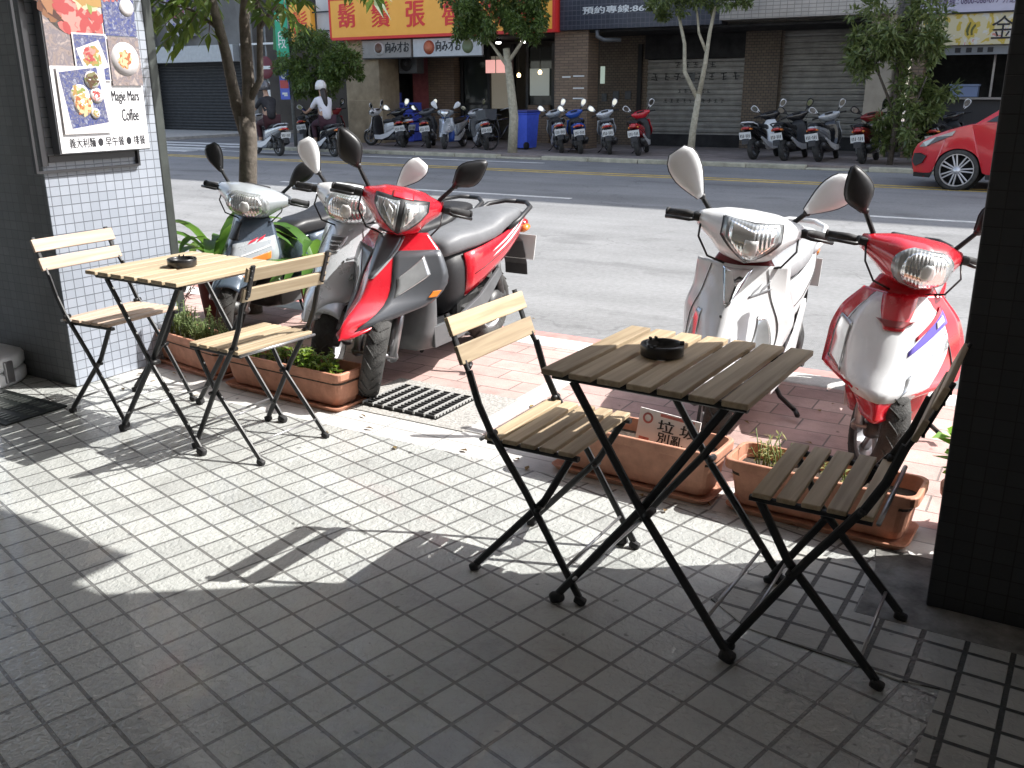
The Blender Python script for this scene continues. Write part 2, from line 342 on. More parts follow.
def asphalt(name, col):
    m = mat(name, col, .92, bump=.5, bscale=170); n = m.node_tree; N = n.nodes.new; Lk = n.links.new; b = n.nodes['Principled BSDF']
    g = N('ShaderNodeNewGeometry'); outs = []
    for sc, scale, det, lo, hi, a, c in (((.12, 1.6, 1), 1., 5, .3, .7, .84, 1.10), ((1, 1, 1), .55, 6, .35, .65, .86, 1.08), ((1, 1, 1), 28., 3, .25, .75, .86, 1.12), ((.5, .9, 1), 1.7, 8, .60, .68, 1., .80)):
        mp = N('ShaderNodeMapping'); mp.inputs['Scale'].default_value = sc; Lk(g.outputs['Position'], mp.inputs[0])
        z = N('ShaderNodeTexNoise'); z.inputs['Scale'].default_value = scale; z.inputs['Detail'].default_value = det; Lk(mp.outputs[0], z.inputs['Vector'])
        r = N('ShaderNodeMapRange'); r.inputs[1].default_value = lo; r.inputs[2].default_value = hi; r.inputs[3].default_value = a; r.inputs[4].default_value = c; Lk(z.outputs[0], r.inputs[0]); outs.append(r.outputs[0])
    vo = N('ShaderNodeTexVoronoi'); vo.feature = 'DISTANCE_TO_EDGE'; vo.inputs['Scale'].default_value = .42; wn = N('ShaderNodeTexNoise'); wn.inputs['Scale'].default_value = 2.2; wn.inputs['Detail'].default_value = 5
    Lk(g.outputs['Position'], wn.inputs['Vector']); va = N('ShaderNodeVectorMath'); va.operation = 'MULTIPLY_ADD'; va.inputs[1].default_value = (.9, .9, .9); Lk(wn.outputs['Color'], va.inputs[0]); Lk(g.outputs['Position'], va.inputs[2]); Lk(va.outputs[0], vo.inputs['Vector'])
    r = N('ShaderNodeMapRange'); r.inputs[1].default_value = .0; r.inputs[2].default_value = .010; r.inputs[3].default_value = .78; r.inputs[4].default_value = 1.; Lk(vo.outputs['Distance'], r.inputs[0]); outs.append(r.outputs[0])
    cur = None
    for o in outs:
        if cur is None: cur = o; continue
        k = N('ShaderNodeMath'); k.operation = 'MULTIPLY'; Lk(cur, k.inputs[0]); Lk(o, k.inputs[1]); cur = k.outputs[0]
    mx = N('ShaderNodeMix'); mx.data_type = 'RGBA'; mx.blend_type = 'MULTIPLY'; mx.inputs[0].default_value = 1; mx.inputs[6].default_value = (*col, 1); Lk(cur, mx.inputs[7]); Lk(mx.outputs[2], b.inputs['Base Color'])
    return m
M_asph = asphalt('asphalt', (.225, .227, .23))
M_asphd = mat('asphalt_far', (.16, .16, .16), .9, var=.2, vscale=1., bump=.5, bscale=120)
M_ground = mat('bare_ground', (.10, .10, .095), .95, var=.2)
M_kerb = mat('pale_kerb_stone', (.56, .55, .53), .85, var=.18, vscale=7, bump=.4, bscale=90)
M_gran = mat('speckled_granite', (.34, .33, .31), .85, var=.45, vscale=90, bump=.4, bscale=120)
M_redline = mat('faded_red_road_paint', (.48, .22, .20), .85, var=.2, vscale=9)
M_yline = mat('yellow_road_paint', (.50, .36, .10), .8, var=.35, vscale=5)
M_wline = mat('white_road_paint', (.62, .62, .60), .8, var=.3, vscale=6)
M_kerbf = mat('mossy_kerb_stone', (.42, .40, .31), .9, var=.35, vscale=4, bump=.4)
M_farpave = mat('far_paving', (.25, .215, .20), .9, var=.3, vscale=3)

structure('ground', M_ground, [(-150, 150, -120, 150, -.5, -.1)])
structure('arcade_floor', T_floor, [(-14, 9, -3.3, 2.87, -.09, 0)])
structure('border_pavement', T_bord, [(-14, 9, 2.87, 3.10, -.09, .0)])
structure('sidewalk', T_brick, [(-30, 20, 3.10, 4.48, -.09, 0)])
mb = MB(); x = -22.
while x < 18:
    mb.box((x+.495, 4.575, -.045), (.985, .19, .098)); x += .99
tag(mb.build('kerb', M_kerb, bevel=.012), kind='structure')
structure('road', M_asph, [(-150, 150, 4.67, 18.4, -.1, -.08)])
structure('side_street', M_asphd, [(-30.5, -19.5, 18.4, 90, -.1, -.08)])
structure('pale_paver_band', M_kerb, [(-2.09, -1.98, 3.102, 4.478, -.01, .0035)])
structure('gutter', M_gran, [(-40, 30, 4.671, 4.86, -.09, -.074)])
structure('red_kerb_line', M_redline, [(-40, 30, 4.87, 5.03, -.085, -.075)])
structure('yellow_centre_line', M_yline, [(-60, 60, 15.55, 15.67, -.085, -.075), (-60, 60, 15.87, 15.99, -.085, -.075)])
structure('white_lane_line', M_wline, [(-11.6, -6.05, 11.85, 11.96, -.085, -.075), (-2.0, 3.5, 11.85, 11.96, -.085, -.075), (-22, -9.6, 17.55, 17.66, -.085, -.075)])
structure('zebra_crossing', M_wline, [(-26.5, -19.8, 15.0+.95*i, 15.45+.95*i, -.085, -.0755) for i in (1, 2, 3, 4, 5)])
structure('far_pavement', M_farpave, [(-19.3, 60, 18.62, 60, -.09, 0)])
structure('shutter_building_pavement', M_concl, [(-60, -25.0, 20.6, 60, -.09, .01)])
mb = MB(); x = -19.3; i = 0
while x < 40:
    L = 1.15
    if i not in (7, 13, 18): mb.box((x+L/2, 18.51, -.04), (L-.015, .22, .09))
    else: mb.box((x+L/2, 18.51, -.065), (L-.015, .22, .04))
    x += L; i += 1
tag(mb.build('far_kerb', M_kerbf, bevel=.015), kind='structure')
# tiles round the right pillar and the bare concrete at its foot
mb = MB(); mb.poly([(-.70, 2.30), (-.566, 2.203), (-.175, 2.162), (-.081, 2.175), (-.123, 1.4), (2.5, 1.4), (2.5, 2.43), (-.334, 2.43), (-.33, 2.72), (-.60, 2.72)], -.01, .004)
tag(mb.build('pillar_tiles', T_floorb), kind='structure')
mb = MB(); mb.poly([(-.330, 2.434), (2.5, 2.434), (2.5, 2.868), (-.35, 2.868), (-.326, 2.72)], -.01, .003)
tag(mb.build('bare_concrete_floor', mat('grimy_concrete', (.17, .165, .155), .85, var=.55, vscale=9, bump=.7, bscale=45)), kind='structure')

# drain grate in the near pavement with its granite surround
g = empty('drain_grate', 'black iron drain grate in the pavement between the red scooter and the folding chair', 'drain grate', (-2.46, 3.31, 0))
mb = MB(); mb.box((.04, .02, -.002), (.70, .49, .012)); fr = mb.build('granite_surround', M_gran, g)
mb = MB(); mb.box((0, 0, .006), (.42, .33, .008)); mb.build('pit_shade_sheet', mat('pit_shade_black', (.008, .008, .008), .9), g)  # black sheet painted as the darkness of the pit under the bars
mb = MB()
for i in range(13): mb.box((0, -.156+.026*i, .013), (.42, .006, .012))
mb.build('thin_bars', mat('grate_dark', (.06, .06, .06), .6, .3), g)
mb = MB()
for i in range(8): mb.box((-.203+.058*i, 0, .017), (.007, .33, .014))
mb.build('bars', mat('grate_steel', (.42, .42, .41), .5, .2), g)
# dark drain cover on the left floor
g = empty('floor_drain_cover', 'dark slotted drain cover in the tiled floor below the left pillar', 'drain cover', (-4.35, 2.30, 0))
mb = MB(); mb.box((0, 0, .004), (1.0, .30, .008)); mb.build('plate', mat('dark_iron', (.018, .022, .02), .45, .6, var=.3), g)
mb = MB()
for i in range(30):
    for j in range(3): mb.box((-.46+.032*i, -.09+.09*j, .0095), (.012, .05, .004))
mb.build('slots', mat('worn_iron', (.16, .17, .16), .35, .9), g)

# our own building: arcade pillars, ceiling, beam, back wall
g = empty('left_tiled_pillar', 'pale blue mosaic tiled pillar with a menu light box on its bright side', 'pillar', (-4.46, 3.0, 0))
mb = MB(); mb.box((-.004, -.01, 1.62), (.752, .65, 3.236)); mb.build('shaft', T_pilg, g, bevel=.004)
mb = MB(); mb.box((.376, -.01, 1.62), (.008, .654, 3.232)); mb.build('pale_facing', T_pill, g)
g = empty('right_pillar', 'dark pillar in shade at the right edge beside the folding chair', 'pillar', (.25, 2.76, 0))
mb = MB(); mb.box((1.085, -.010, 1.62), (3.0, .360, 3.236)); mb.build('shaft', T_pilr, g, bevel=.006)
g = empty('edge_trim', 'dark metal trim strip up the far edge of the pale tiled pillar', 'trim', (-4.10, 3.345, 0))
mb = MB(); mb.box((0, 0, 1.62), (.05, .055, 3.236), bev=.006); mb.build('strip', mat('trim_dark', (.055, .062, .058), .45, .3, var=.3), g)
M_ceil = mat('arcade_ceiling', (.66, .65, .63), .9, var=.1, vscale=1)
g = empty('arcade_building', 'cafe building whose pillared arcade shades the tiled floor', 'building', (0, -3.3, 0))
for nm, m_, (x0, x1, y0, y1, z0, z1) in (('ceiling', M_ceil, (-14, 9, -3.3, 2.5, 3.32, 3.5)), ('beam', M_paintw, (-14, 9, 2.5, 3.2, 3.24, 9.)), ('shopfront_wall', mat('shop_wall', (.62, .61, .58), .8, var=.1), (-14, 9, -3.6, -3.3, 0, 9.)), ('end_wall', mat('end_wall', (.25, .25, .25), .8, var=.1), (9, 9.2, -3.6, 3.2, 0, 9.))):
    mb = MB(); mb.box(((x0+x1)/2, (y0+y1)/2+3.3, (z0+z1)/2), (x1-x0, y1-y0, z1-z0)); mb.build(nm, m_, g)
g = empty('ceiling_panel', 'suspended ceiling panel of the arcade between the two pillars', 'ceiling panel', (-7.1, 1.8, 2.855))
mb = MB(); mb.box((0, .0, .03), (13.8, 2.78, .06)); mb.build('board', M_ceil, g, bevel=.004)
for x in (-6, -3, 0, 3, 6): MB().cyl((x, .3, .06), (x, .3, .462), .008, 8).build('hanger_rod', M_alu, g)

# ================================================================== FAR SIDE OF THE STREET
FY = 21.2
g = empty('noodle_shop', 'corner eatery with an orange sign band and a dim lit dining room behind', 'shop', (-14.5, FY, 0))
def part(name, m, parent, boxes, bevel=0., off=None):
    o = parent.location; mb = MB()
    for x0, x1, y0, y1, z0, z1 in boxes: mb.box(((x0+x1)/2-o.x, (y0+y1)/2-o.y, (z0+z1)/2-o.z), (x1-x0, y1-y0, z1-z0))
    return mb.build(name, m, parent, bevel=bevel)
M_colb = mat('weathered_beige_render', (.36, .285, .185), .85, var=.3, vscale=2.5, bump=.2)
part('corner_column', M_colb, g, [(-17.9, -16.72, FY, FY+.9, 0, 2.74), (-17.75, -16.55, FY-.12, FY-.002, 0, 1.15)], .01)
part('upper_wall', T_block, g, [(-18.1, -11.2, FY, FY+26, 2.80, 18.7)])
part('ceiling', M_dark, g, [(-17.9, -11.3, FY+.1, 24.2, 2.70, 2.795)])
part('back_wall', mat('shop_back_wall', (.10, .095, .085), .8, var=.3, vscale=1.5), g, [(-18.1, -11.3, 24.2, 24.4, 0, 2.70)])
part('side_wall', mat('shop_side_wall', (.10, .095, .09), .8, var=.3), g, [(-18.1, -17.95, FY+.95, 24.2, 0, 2.70)])
part('red_panel', mat('faded_red_panel', (.42, .12, .12), .6, var=.2), g, [(-17.05, -16.4, 23.2, 23.26, 0, 2.3)])
part('stone_pier', T_brown, g, [(-16.35, -15.45, 23.0, 23.4, 0, 2.7)])
M_gls = mat('dark_glass', (.03, .036, .036), .08, 0, .6)
for x0, x1 in ((-15.3, -14.5), (-13.15, -12.45)): part('glass_panel', M_gls, g, [(x0, x1, 23.3, 23.33, .1, 2.5)])
part('glass_panel', mat('lit_glass', (.11, .105, .09), .2, emit=(1, .9, .7), estr=.05), g, [(-14.4, -13.75, 23.32, 23.34, .9, 2.3)])
part('door_frame', M_black, g, [(x-.045, x+.045, 23.24, 23.40, 0, 2.6) for x in (-15.36, -14.45, -13.68, -13.2, -12.4)]+[(-15.3, -14.5, 23.25, 23.295, 1.0, 1.06)], .005)
part('notice', mat('pale_notice', (.40, .44, .42), .5, emit=(.8, .9, .85), estr=.06), g, [(-13.1, -12.5, 23.22, 23.235, 1.25, 1.95)])
part('lower_panel', T_brown, g, [(-13.1, -12.45, 23.1, 23.21, 0, 1.0)])
M_lamp = mat('warm_lamp', (1, .8, .5), .5, emit=(1, .72, .35), estr=3.)
M_lampw = mat('white_lamp', (1, 1, 1), .5, emit=(1, .97, .9), estr=4.)
def facade_thing(name, label, cat, loc, group=None): return empty(name, label, cat, loc, 0, group)
for i, (x, z) in enumerate(((-13.15, 1.78), (-12.5, 1.85))):
    t = facade_thing('hanging_lamp', ['warm bulb lamp hanging left of the pale notice in the eatery', 'warm bulb lamp hanging before the pale notice in the eatery'][i], 'lamp', (x, 22.7, z), 'warm lamps in the eatery')
    mb = MB(); mb.lathe([(0, -.06), (.04, -.05), (.055, 0), (.03, .05), (0, .06)], (0, 0, 0), n=14); mb.build('bulb', M_lamp, t)
    mb = MB(); mb.cyl((0, 0, .05), (0, 0, 2.70-z), .008, 6); mb.build('cord', M_black, t)
for i, x in enumerate((-13.6, -12.85)):
    t = facade_thing('ceiling_lamp', ['white ceiling spot nearer the red paper sign in the eatery', 'white ceiling spot nearer the brown tiled column in the eatery'][i], 'lamp', (x, 22.4, 2.6), 'white ceiling lamps in the eatery')
    mb = MB(); mb.lathe([(0, -.03), (.06, -.025), (.07, 0), (.07, .02)], (0, 0, 0), n=14); mb.build('diffuser', M_lampw, t)
    mb = MB(); mb.lathe([(.08, .02), (.085, .06), (.085, .1)], (0, 0, 0), n=14); mb.build('housing', M_black, t)
t = facade_thing('paper_sign', 'pinkish lit double card sign hanging inside the eatery window', 'sign', (-14.0, 22.9, 2.02))
for dx in (-.17, .17):
    mb = MB(); mb.box((dx, 0, 0), (.30, .03, .34), bev=.01); mb.build('card', mat('pink_card', (.75, .40, .38), .6, emit=(1, .5, .45), estr=.35), t)
mb = MB(); mb.cyl((0, 0, .15), (0, 0, .68), .008, 6); mb.build('cord', M_black, t)
for k in (0, 1):
    t = facade_thing('plastic_crate_stack', ['taller stack of blue plastic crates beside the beige corner column', 'shorter stack of blue plastic crates in front of the red panel'][k], 'crates', (-17.28+.70*k, 22.3, 0), 'blue crates by the eatery')
    for i in range((5, 4)[k]):
        mb = MB(); z = .012+.27*i
        mb.box((0, 0, z+.01), (.62, .44, .02))
        for y in (-.21, .21): mb.box((0, y, z+.07), (.62, .02, .10)); mb.box((0, y, z+.225), (.62, .02, .05)); [mb.box((x, y, z+.16), (.03, .019, .08)) for x in (-.29, -.15, 0, .15, .29)]
        for x in (-.30, .30): mb.box((x, 0, z+.125), (.02, .40, .25))
        mb.build('crate', mat('blue_crate_plastic', (.10, .15, .75), .45, var=.15), t)
# signs of the eatery
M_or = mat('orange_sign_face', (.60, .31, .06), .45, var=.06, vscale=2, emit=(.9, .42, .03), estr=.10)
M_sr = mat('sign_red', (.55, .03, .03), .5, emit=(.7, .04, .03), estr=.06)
def ftext(name, body, x, z, y, m, par, width=None, height=None, bold=.0, ext=.006):
    o = par.location; return text(name, body, .3, (x-o.x, y-o.y, z-o.z), (R(90), 0, 0), m, par, width, height, ext, bold)
t = facade_thing('air_conditioner', 'grey boxed air conditioner mounted beside the beige corner column under the white sign', 'air conditioner', (-16.2, 22.0, 1.9))
mb = MB(); mb.box((0, 0, .2), (.62, .35, .5), bev=.02); mb.build('casing', M_greypl, t)
mb = MB(); mb.lathe([(.06, 0), (.19, 0), (.19, -.02), (.06, -.02)], (-.04, -.176, .2), 'Y', 24, closed_prof=True); [mb.box((-.04, -.19, .04+.045*i), (.40, .004, .008)) for i in range(8)]; mb.build('fan_grille', M_plastic, t)
t = facade_thing('orange_shop_sign', 'long orange sign band with red lettering above the eatery', 'sign', (-14.65, FY-.25, 2.74))
part('panel', M_or, t, [(-18.1, -11.2, FY-.25, FY-.002, 2.80, 3.74)])
part('frame', M_sr, t, [(-18.12, -11.18, FY-.26, FY-.004, 2.73, 2.797), (-18.12, -11.18, FY-.26, FY-.004, 3.743, 3.80), (-18.16, -18.103, FY-.26, FY-.004, 2.73, 3.8), (-11.197, -11.12, FY-.27, FY-.003, 2.73, 3.8)])
for ch, x, z in (('鬍', -17.55, 3.29), ('鬚', -16.40, 3.27), ('張', -15.27, 3.25), ('魯', -14.12, 3.23), ('肉', -12.95, 3.22), ('飯', -11.85, 3.22)):
    ftext('lettering', ch, x, z, FY-.258, M_sr, t, height=.62, width=.58, bold=.035)
t = facade_thing('small_orange_sign', 'narrow orange panel with a red character left of the long orange sign', 'sign', (-19.5, FY+.1, 2.7))
part('panel', M_or, t, [(-19.95, -19.15, FY+.1, FY+.28, 2.72, 3.75)])
part('bracket', M_black, t, [(-19.14, -18.17, FY+.16, FY+.20, 3.0, 3.04), (-19.14, -18.17, FY+.16, FY+.20, 3.5, 3.54)])
ftext('lettering', '鬍', -19.55, 3.2, FY+.092, M_sr, t, height=.62, width=.55)
t = facade_thing('white_gap_sign', 'blank pale panel between the two orange signs on the corner', 'sign', (-18.65, FY+.3, 2.9)); part('panel', M_paintw, t, [(-19.1, -18.2, FY+.3, FY+.36, 2.75, 3.9)]); part('frame', M_greypl, t, [(-19.1, -18.2, FY+.29, FY+.295, 2.75, 2.80)])
for k, (x0, x1, cx) in enumerate(((-17.15, -15.52, -16.6), (-15.44, -13.3, -14.95))):
    t = facade_thing('snack_sign', ['grey white snack sign under the orange band, nearer the corner', 'brighter white snack sign with a red bowl emblem under the orange band'][k], 'sign', ((x0+x1)/2, FY-.12, 2.26), 'white snack signs under the orange band')
    part('panel', mat(('dull_sign_white', 'clean_sign_white')[k], ((.34, .32, .29), (.58, .60, .60))[k], .5, var=.08), t, [(x0, x1, FY-.12, FY-.03, 2.25, 2.69)])
    part('frame', M_black, t, [(x0-.03, x1+.03, FY-.115, FY-.025, 2.69, 2.72), (x0-.03, x1+.03, FY-.115, FY-.025, 2.22, 2.25)])
    mb = MB(); mb.lathe([(0, -.002), (.175, -.002), (.175, .004), (0, .004)], (cx+.02-t.location.x, -.004, .215), 'Y', 24); mb.build('emblem_ring', mat(('emblem_white', 'emblem_red')[k], ((.6, .58, .55), (.42, .10, .05))[k], .5), t)
    mb = MB(); mb.lathe([(0, -.002), (.125, -.002), (.125, .004), (0, .004)], (cx-t.location.x, -.009, .235), 'Y', 20); mb.build('emblem', mat(('emblem_brown', 'emblem_orange')[k], ((.16, .09, .06), (.62, .20, .10))[k], .5), t)
    ftext('lettering', '向み才お', cx+.62, 2.48, FY-.124, M_ink, t, height=.27, width=.78, bold=.012)
    if k: mb = MB(); mb.lathe([(0, -.002), (.17, -.002), (.17, .004), (0, .004)], (x1-.42-t.location.x, -.004, .215), 'Y', 20); mb.build('bowl_emblem', mat('bowl_green', (.16, .2, .10), .5), t)

# shuttered building in the middle
g = empty('shuttered_building', 'tiled building with a dark navy fascia over brown column and rolling shutters', 'building', (-8, FY, 0))
part('fascia', T_navy, g, [(-11.07, -7.06, FY-.12, FY+.3, 2.76, 4.2)])
part('beige_fascia', T_beige, g, [(-7.056, -3.46, FY-.3, FY+.3, 2.83, 4.2)])
part('upper_wall', T_block, g, [(-11.19, -3.4, FY+.31, FY+26, 2.78, 18.7)])
part('column', T_brown, g, [(-11.27, -10.36, FY, FY+.6, 0, 2.755)], .01)
part('painted_mark', M_plate, g, [(-11.05, -10.82, FY-.004, FY-.0015, z, z+.035) for z in (1.68,)]+[(-10.75, -10.45, FY-.004, FY-.0015, z, z+.03) for z in (1.70, 1.42, 1.18)])
part('column', mat('beige_render', (.38, .33, .26), .85, var=.2, vscale=2), g, [(-3.93, -3.45, FY, FY+.5, 0, 2.82)], .01)
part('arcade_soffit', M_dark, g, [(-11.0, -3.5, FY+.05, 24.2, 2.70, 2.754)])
part('entrance_wall', T_brown2, g, [(-11.05, -9.75, 23.3, 23.5, 0, 2.70)])
part('pier', T_brown2, g, [(-7.11, -6.27, 23.1, 23.5, 0, 2.70)])
part('plinth', M_dark, g, [(-9.74, -7.12, 23.25, 23.6, 0, .30), (-6.26, -3.5, 23.25, 23.6, 0, .30)])
part('shutter_box', M_dark, g, [(-9.73, -7.12, 23.2, 23.6, 2.13, 2.69)])
part('mailbox', M_greypl, g, [(x, x+.17, 23.25, 23.298, 1.15, 1.36) for x in (-10.62, -10.28)], .01)
part('house_number', mat('lit_notice', (.5, .55, .5), .5, emit=(.8, 1, .85), estr=.15), g, [(-11.0, -10.88, 23.27, 23.296, 1.55, 1.98)])
part('doorbell_panel', M_dirtym, g, [(-10.95, -10.8, 23.27, 23.297, 1.1, 1.3)])
part('door_strip', M_black, g, [(-9.93, -9.82, 23.22, 23.298, 0, 2.5)])
M_shut = mat('shutter_metal', (.29, .285, .265), .5, .25, var=.2, vscale=4)
def shutter(x0, x1, z0, z1, y, par, pitch=.13):
    mb = MB(); z = z0; o = par.location; prof = []
    while z < z1-1e-6:
        prof += [(0, z), (.0, z+pitch*.30), (-.045, z+pitch*.52), (-.05, z+pitch*.88), (0, z+pitch*.97)]; z += pitch
    a = [Vector((x0-o.x, y+p-o.y, q)) for p, q in prof]; b = [Vector((x1-o.x, y+p-o.y, q)) for p, q in prof]
    n = len(a); mb.add(a+b, [(i, i+1, i+1+n, i+n) for i in range(n-1)])
    return mb.build('rolling_shutter', M_shut, par, fix=False)
s1 = shutter(-9.70, -7.13, .30, 2.12, 23.38, g); shutter(-6.25, -4.25, .30, 2.68, 23.38, g)
part('blank_wall', T_brown2, g, [(-4.24, -3.5, 23.2, 23.6, 0, 2.70)])
mb = MB(); random.seed(3)
for row, (z, n, h) in enumerate(((1.98, 5, .15), (1.70, 8, .20), (1.35, 6, .10), (1.12, 10, .11))):
    for i in range(n):
        x = -8.42+(i-(n-1)/2)*(h*1.5); q = h*.5
        for k in range(3): mb.box((x+8+random.uniform(-.3, .3)*q, 23.320-FY-.001*k, z-q*.7+q*.7*k), (q*random.uniform(.6, 1.9), .004, q*.2), rot=(0, random.uniform(-.2, .2), 0))
        mb.box((x+8+random.uniform(-.2, .2)*q, 23.319-FY, z+random.uniform(-.2, .2)*q), (q*.25, .003, q*random.uniform(.9, 1.9)), rot=(0, random.uniform(-.4, .4), 0))
lt = mb.build('shutter_lettering', M_ink, g)
part('shutter_notice', M_greypl, g, [(-8.63, -8.42, 23.33, 23.345, 1.58, 1.8)])
ftext('fascia_lettering', '預約專線:8660 6', -9.42, 3.16, FY-.124, M_plate, g, width=2.1, height=.16, bold=.014)
mb = MB(); mb.tube([(-2.1, -.05, 2.75), (-2.1, -.05, 2.6), (-1.95, -.02, 2.52), (-1.6, .2, 2.52)], .05, 10); mb.build('downpipe', M_greypl, g)

# right hand drink shop
g = empty('drink_shop', 'dark open shop front under pale and floral sign bands behind the red car', 'shop', (-.5, FY, 0))
part('upper_wall', T_block, g, [(-3.39, 14, FY+.3, FY+26, 2.78, 18.7)])
part('side_pier', T_brown, g, [(-3.1, -2.85, FY+.1, FY+.5, 0, 2.75)])
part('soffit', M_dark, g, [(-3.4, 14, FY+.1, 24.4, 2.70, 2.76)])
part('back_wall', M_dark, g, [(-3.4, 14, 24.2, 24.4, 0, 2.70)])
part('counter_top', M_alu, g, [(-2.55, 3, FY+.5, FY+1.1, 1.17, 1.21)])
part('counter', mat('counter_dark', (.03, .03, .032), .6), g, [(-2.5, 3, FY+.6, FY+1.0, 0, 1.168)])
part('post', M_alu, g, [(-1.62, -1.58, FY+.5, FY+.54, 1.2, 2.7)])
t = facade_thing('pale_sign_band', 'pale lavender sign band with phone number lettering above the floral sign', 'sign', (-.5, FY-.05, 2.8)); part('panel', mat('lavender_sign', (.50, .48, .58), .5, var=.05), t, [(-3.1, 2.5, FY-.1, FY+.28, 2.79, 3.6)])
part('trim', M_ink, t, [(-3.1, 2.5, FY-.11, FY-.102, 2.775, 2.80)])
ftext('lettering', '加盟專線 : 0800-088-079  外送專線', -1.98, 3.0, FY-.104, mat('sign_purple', (.10, .07, .15), .6), t, width=1.75, height=.16)
t = facade_thing('floral_shop_sign', 'yellow and white floral sign with one big black character above the dark shop', 'sign', (-.5, FY-.05, 2.2))
fm = bpy.data.materials.new('floral_print'); fm.use_nodes = True; n = fm.node_tree; b = n.nodes['Principled BSDF']
tc = n.nodes.new('ShaderNodeTexCoord'); vo = n.nodes.new('ShaderNodeTexNoise'); vo.inputs['Scale'].default_value = 2.6; vo.inputs['Detail'].default_value = 3; vo.inputs['Distortion'].default_value = 1.5
cr = n.nodes.new('ShaderNodeValToRGB'); cr.color_ramp.interpolation = 'CONSTANT'; e = cr.color_ramp.elements
for p, c in ((0, (.10, .10, .03)), (.34, (.55, .40, .06)), (.45, (.62, .55, .35)), (.55, (.62, .60, .55)), (.62, (.60, .25, .18)), (.68, (.58, .48, .12))):
    el = e[0] if p == 0 else e.new(p); el.color = (*c, 1)
e[-1].color = (.6, .55, .4, 1)
n.links.new(tc.outputs['Object'], vo.inputs['Vector']); n.links.new(vo.outputs[0], cr.inputs[0]); n.links.new(cr.outputs[0], b.inputs['Base Color'])
part('panel', fm, t, [(-3.0, 2.5, FY-.06, FY+.28, 2.20, 2.77)])
ftext('lettering', '金', -1.50, 2.46, FY-.064, M_ink, t, height=.42, width=.40)
t = facade_thing('small_grey_sign', 'thin grey sign strip with dark dots hanging under the floral sign', 'sign', (-1.2, FY, 2.0)); part('panel', mat('strip_grey', (.20, .21, .22), .5), t, [(-2.55, .5, FY+.02, FY+.1, 2.02, 2.19)])
part('dot', M_ink, t, [(x, x+.1, FY+.012, FY+.018, 2.06, 2.15) for x in (-2.3, -2.1, -1.9, -1.72)])
t = facade_thing('takeaway_box', 'pale blue carton on the counter of the dark shop', 'box', (-2.1, FY+.75, 1.213)); mb = MB(); mb.box((0, 0, .11), (.52, .3, .21), bev=.01); mb.build('carton', mat('blue_carton', (.20, .26, .42), .6), t)
mb = MB(); mb.box((0, 0, .235), (.56, .34, .04), bev=.008); mb.build('lid', mat('blue_carton_lid', (.24, .30, .46), .6), t)

# far left: shuttered building across the side street
g = empty('grey_shutter_building', 'grey building across the side street with a wide black shutter under a white canopy band', 'building', (-29, 25, 0))
M_gw = mat('grey_render', (.17, .165, .155), .9, var=.25, vscale=.8)
part('wall', M_gw, g, [(-60, -30.6, 25, 34, .01, 14), (-30.6, -25.9, 25.4, 34, 2.6, 14), (-25.9, -25.2, 25, 34, .01, 14)])
part('canopy_band', mat('canopy_white', (.48, .50, .50), .6, var=.1), g, [(-30.6, -25.95, 24.75, 25.38, 2.42, 2.98)], .01)
g2 = MB(); z = .02; prof = []
while z < 2.4: prof += [(0, z), (-.02, z+.04), (-.02, z+.07), (0, z+.1)]; z += .11
a = [Vector((-1.55, .3+p, q)) for p, q in prof]; b2 = [Vector((3.08, .3+p, q)) for p, q in prof]; nn = len(a)
g2.add(a+b2, [(i, i+1, i+1+nn, i+nn) for i in range(nn-1)]); g2.build('rolling_shutter', mat('black_shutter', (.03, .031, .033), .5, .3, var=.15), g, fix=False)
t = facade_thing('banner_sign', 'pale banner with purple and red print on the grey wall above the canopy', 'sign', (-28.9, 24.98, 3.3)); part('panel', mat('banner_white', (.42, .41, .44), .6), t, [(-29.45, -28.35, 24.95, 25.36, 3.35, 5.2)])
part('print', mat('banner_red', (.30, .09, .12), .6), t, [(-29.35, -28.45, 24.935, 24.948, 3.95, 4.25)]); part('emblem', mat('banner_purple', (.12, .08, .26), .6), t, [(-29.3, -28.5, 24.935, 24.948, 4.5, 5.0)])
ftext('lettering', '美美', -28.95, 3.62, 24.945, mat('banner_blue', (.08, .10, .40), .6), t, height=.3, width=.66)
# buildings down the side street
g = empty('side_street_block', 'dark grey block with balcony bands at the end of the side street', 'building', (-25, 38, 0))
part('wall', mat('block_grey', (.035, .036, .036), .9, var=.3, vscale=.5), g, [(-31, -14, 38, 46, 0, 14)])
part('balcony', mat('balcony_pale', (.10, .10, .10), .8, var=.15), g, [(-31, -14, 37.3, 37.99, z, z+.5) for z in (3.1, 6.2)])
part('shopfront', M_dark, g, [(-30.5, -14.5, 37.9, 37.985, .1, 2.8)])
part('window', M_gls, g, [(-30.5+2.2*i, -29.1+2.2*i, 37.93, 37.985, 4.0, 5.6) for i in range(7)])

# ================================================================== SCOOTERS
# local frame: +x forward, +y rider's left, z up; origin on the ground below the middle of the wheelbase
def lerp_tab(tab, v):
    n = len(tab); v = min(max(v, tab[0][0]), tab[-1][0])
    sl_ = [(tab[i+1][1]-tab[i][1])/(tab[i+1][0]-tab[i][0]) for i in range(n-1)]
    for i in range(n-1):
        if v <= tab[i+1][0] or i == n-2:
            def tan(k):
                if k == 0: return sl_[0]
                if k == n-1: return sl_[-1]
                return 0. if sl_[k-1]*sl_[k] <= 0 else 2*sl_[k-1]*sl_[k]/(sl_[k-1]+sl_[k])
            h = tab[i+1][0]-tab[i][0]; t = (v-tab[i][0])/h; m0, m1 = tan(i)*h, tan(i+1)*h
            return (2*t**3-3*t*t+1)*tab[i][1]+(t**3-2*t*t+t)*m0+(-2*t**3+3*t*t)*tab[i+1][1]+(t**3-t*t)*m1
